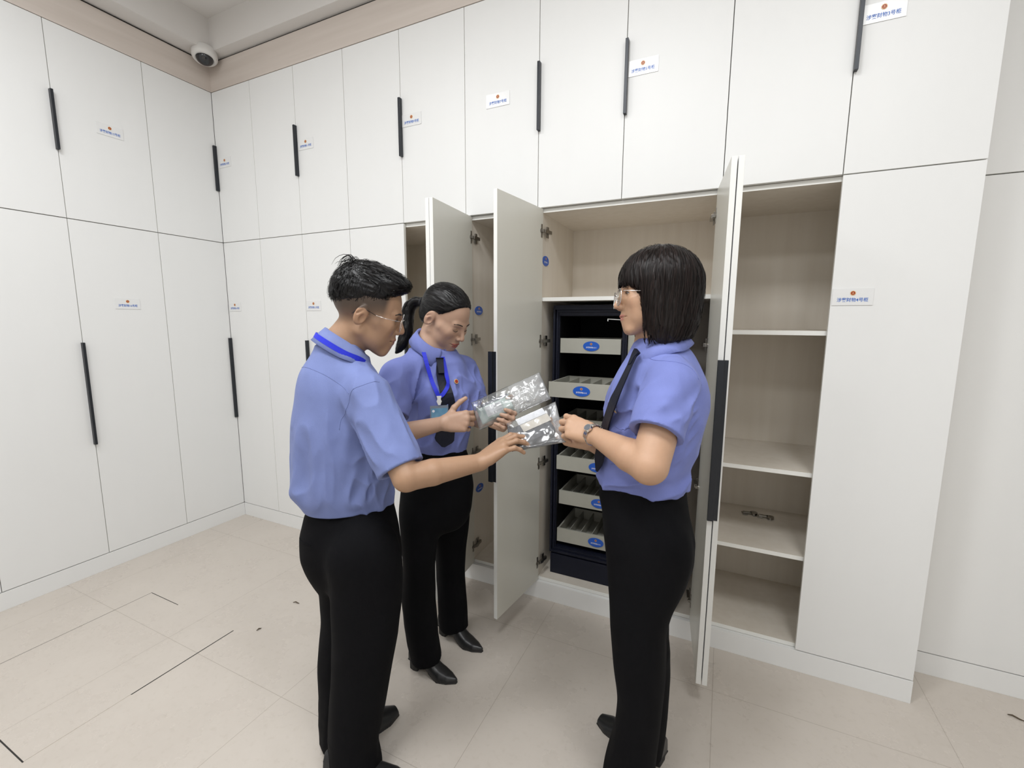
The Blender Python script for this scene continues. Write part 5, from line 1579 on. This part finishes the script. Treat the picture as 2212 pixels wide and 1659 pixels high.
# wristwatch
wd = unit(wrL - elL); wp = wrL + wd * .004
o1 = unit(np.cross(wd, [0, 0, 1])); o2 = np.cross(wd, o1)
mb = MB()
for k in range(26):
    a = 2 * PI * k / 26; ra = .0305
    c_ = wp + (o1 * math.cos(a) + o2 * math.sin(a)) * ra
    Rm = Matrix((tuple(wd), tuple(-o1 * math.sin(a) + o2 * math.cos(a)), tuple(o1 * math.cos(a) + o2 * math.sin(a)))).transposed()
    mb.box(c_[0] - .006, c_[0] + .006, c_[1] - .0033, c_[1] + .0033, c_[2] - .0014, c_[2] + .0014, .0006, Rm)
mb_w = wparts(mb, 'wristwatch', SILVER, root)
bk = -unit(hdL.N) ; bk = unit(bk - wd * (bk @ wd)); c_ = wp + bk * .031
mb = MB(); mb.mi = 0; mb.disc(c_, bk, .0125, .0115, .006, 24); mb.mi = 1; mb.disc(c_ + bk * .006, bk, .0095, .0095, .0006, 20)
wparts(mb, 'watch_case', [SILVER, new_mat('watch_dial', (.16, .17, .19), .15, .2)], mb_w)
# ------------------------------------------------------------------ evidence bags and what is in them
def plastic(name, milk, rough, bump, sc):
    m = bpy.data.materials.new(name); m.use_nodes = True; nt = m.node_tree; L = nt.links.new
    for n in list(nt.nodes):
        if n.type != 'OUTPUT_MATERIAL': nt.nodes.remove(n)
    out = [n for n in nt.nodes if n.type == 'OUTPUT_MATERIAL'][0]
    tc = node(m, 'ShaderNodeTexCoord'); ns = node(m, 'ShaderNodeTexNoise'); ns.inputs['Scale'].default_value = sc; ns.inputs['Detail'].default_value = 3
    L(tc.outputs['Object'], ns.inputs['Vector'])
    bp = node(m, 'ShaderNodeBump'); bp.inputs['Strength'].default_value = bump; bp.inputs['Distance'].default_value = .004; L(ns.outputs['Fac'], bp.inputs['Height'])
    t = node(m, 'ShaderNodeBsdfTransparent'); t.inputs[0].default_value = (.95, .96, .97, 1)
    g = node(m, 'ShaderNodeBsdfGlossy'); g.inputs['Roughness'].default_value = rough; L(bp.outputs[0], g.inputs['Normal'])
    d = node(m, 'ShaderNodeBsdfDiffuse'); d.inputs[0].default_value = (.85, .87, .9, 1)
    m1 = node(m, 'ShaderNodeMixShader'); m1.inputs[0].default_value = milk; L(t.outputs[0], m1.inputs[1]); L(d.outputs[0], m1.inputs[2])
    fr = node(m, 'ShaderNodeFresnel'); fr.inputs[0].default_value = 1.5; L(bp.outputs[0], fr.inputs['Normal'])
    ad = node(m, 'ShaderNodeMath', operation='MULTIPLY_ADD'); ad.inputs[1].default_value = 1.6; ad.inputs[2].default_value = .05; L(fr.outputs[0], ad.inputs[0])
    m2 = node(m, 'ShaderNodeMixShader'); L(ad.outputs[0], m2.inputs[0]); L(m1.outputs[0], m2.inputs[1]); L(g.outputs[0], m2.inputs[2])
    L(m2.outputs[0], out.inputs[0])
    return m
BAGM = plastic('clear_bag_film', .07, .17, .12, 12)
BAGM2 = plastic('crinkled_bag_film', .20, .17, .22, 16)

def bag(name, A, B, C, Dd, thick, amp, seed, mats, split=1.1, nu=72, nv=38, flare=0.0):
    """flat film bag: corners in order around the outline, two sheets joined at the rim, puffed by thick and crumpled by amp"""
    A, B, C, Dd = [np.asarray(x, float) for x in (A, B, C, Dd)]
    n = unit(np.cross(Dd - A, B - A))      # towards the viewer's side of the bag
    U, Vv = np.meshgrid(np.linspace(0, 1, nu), np.linspace(0, 1, nv), indexing='ij')
    base = (A * ((1 - U) * (1 - Vv))[..., None] + B * (U * (1 - Vv))[..., None] + C * (U * Vv)[..., None] + Dd * ((1 - U) * Vv)[..., None])
    rim = (np.clip(np.minimum(np.minimum(U, 1 - U) * 5, np.minimum(Vv, 1 - Vv) * 3.2), 0, 1)) ** .6
    mb = MB(); idx = []
    for sgn in (1, -1):
        fl = base.reshape(-1, 3).astype(F32)
        w = (folds(fl, B - A, 2.2, .030, seed + (0 if sgn > 0 else 5)) + .45 * folds(fl, (Dd - A) + .5 * (B - A), 2.0, .022, seed + 2)).reshape(U.shape)
        edge = folds(fl, Dd - A, 1.5, .02, seed + 9).reshape(U.shape)
        P = base + n * (sgn * (thick * rim + .0006) + amp * w * rim)[..., None] + (n * (amp * .8 * edge)[..., None])
        idx.append([[mb.bm.verts.new(Vector(P[i, j])) for j in range(nv)] for i in range(nu)])
    for k, G in enumerate(idx):
        for i in range(nu - 1):
            for j in range(nv - 1):
                q = (G[i][j], G[i + 1][j], G[i + 1][j + 1], G[i][j + 1])
                f = mb.bm.faces.new(q[::-1] if k == 0 else q); f.smooth = True; f.material_index = 1 if i / nu > split else 0
    ring = lambda G: [G[i][0] for i in range(nu)] + [G[nu - 1][j] for j in range(1, nv)] + [G[i][nv - 1] for i in range(nu - 2, -1, -1)] + [G[0][j] for j in range(nv - 2, 0, -1)]
    r0, r1 = ring(idx[0]), ring(idx[1])
    for i in range(len(r0)):
        f = mb.bm.faces.new((r0[i], r1[i], r1[(i + 1) % len(r0)], r0[(i + 1) % len(r0)])); f.smooth = True
    return mb.build(name, mats), n

def slab(name, A, B, Dd, u0, u1, v0, v1, n, off, th, mats, bev=.004, top=None):
    """box lying in the plane of a bag between fractions u0..u1, v0..v1 of its outline"""
    A, B, Dd = [np.asarray(x, float) for x in (A, B, Dd)]
    ex, ey = B - A, Dd - A; lx, ly = np.linalg.norm(ex), np.linalg.norm(ey); ux = ex / lx; uy = unit(ey - ux * (ey @ ux)); 
    c = A + ex * (u0 + u1) / 2 + ey * (v0 + v1) / 2 + n * off
    uy = -uy      # right-handed: x along the bag, y up its width, z out of its face
    M = Matrix(((ux[0], uy[0], n[0], c[0]), (ux[1], uy[1], n[1], c[1]), (ux[2], uy[2], n[2], c[2]), (0, 0, 0, 1)))
    w, h = (u1 - u0) * lx / 2, (v1 - v0) * ly / 2
    mb = MB().box(-w, w, -h, h, -th / 2, th / 2, bev)
    o = mb.build(name, mats, None, False); o.matrix_basis = M
    return o, w, h

Q = BAGS
b1, n1 = bag('evidence_bag', Q['a0'], Q['a1'], Q['a2'], Q['a3'], .016, .0045, 3, [BAGM, BAGM2], .52)
tag(b1, 'long crumpled clear plastic evidence bag held in both hands by the ponytailed woman', 'plastic bag', 'clear evidence bags')
GREEN = noise_mat('pale_green_box', (.42, .52, .48), (.60, .68, .64), (40, 40, 40), .35)
PAPER = noise_mat('white_paper', (.74, .74, .76), (.82, .82, .84), (60, 60, 60), .6)
o, w, h = slab('boxed_item', Q['a0'], Q['a1'], Q['a3'], .05, .52, .22, .86, n1, 0, .014, GREEN)
tag(o, 'pale green flat box with white paper label inside the upper evidence bag', 'box')
MB().box(-w * .55, w * .42, -h * .55, h * .55, .0072, .0078).build('paper_label', PAPER, o)
MB().box(-w * .95, w * .95, h * .68, h * .98, .0072, .0080).build('grey_band', new_mat('box_grey', (.16, .17, .20), .4), o)
b2, n2 = bag('evidence_bag', Q['b0'], Q['b1'], Q['b2'], Q['b3'], .015, .0035, 14, [BAGM, BAGM2], .84)
tag(b2, 'wide clear plastic evidence bag passed between the man and the short-haired woman', 'plastic bag', 'clear evidence bags')
GREYC = noise_mat('dark_grey_case', (.055, .058, .068), (.085, .088, .10), (90, 90, 90), .55)
o, w, h = slab('folded_case', Q['b0'], Q['b1'], Q['b3'], .05, .80, .30, .96, n2, -.001, .018, GREYC)
tag(o, 'dark grey flat case inside the lower evidence bag, under loose papers', 'case')
o, w, h = slab('paper_slip', Q['b0'], Q['b1'], Q['b3'], .26, .80, .34, .62, n2, .0098, .0012, noise_mat('cream_paper', (.60, .55, .47), (.70, .65, .58), (30, 30, 30), .6), .0003)
tag(o, 'cream paper slip lying on the dark case inside the lower evidence bag', 'paper')
o, w, h = slab('paper_sheet', Q['b0'], Q['b1'], Q['b3'], .20, .74, .06, .30, n2, .0068, .001, PAPER, .0003)
tag(o, 'white paper sheet above the cream slip inside the lower evidence bag', 'paper')
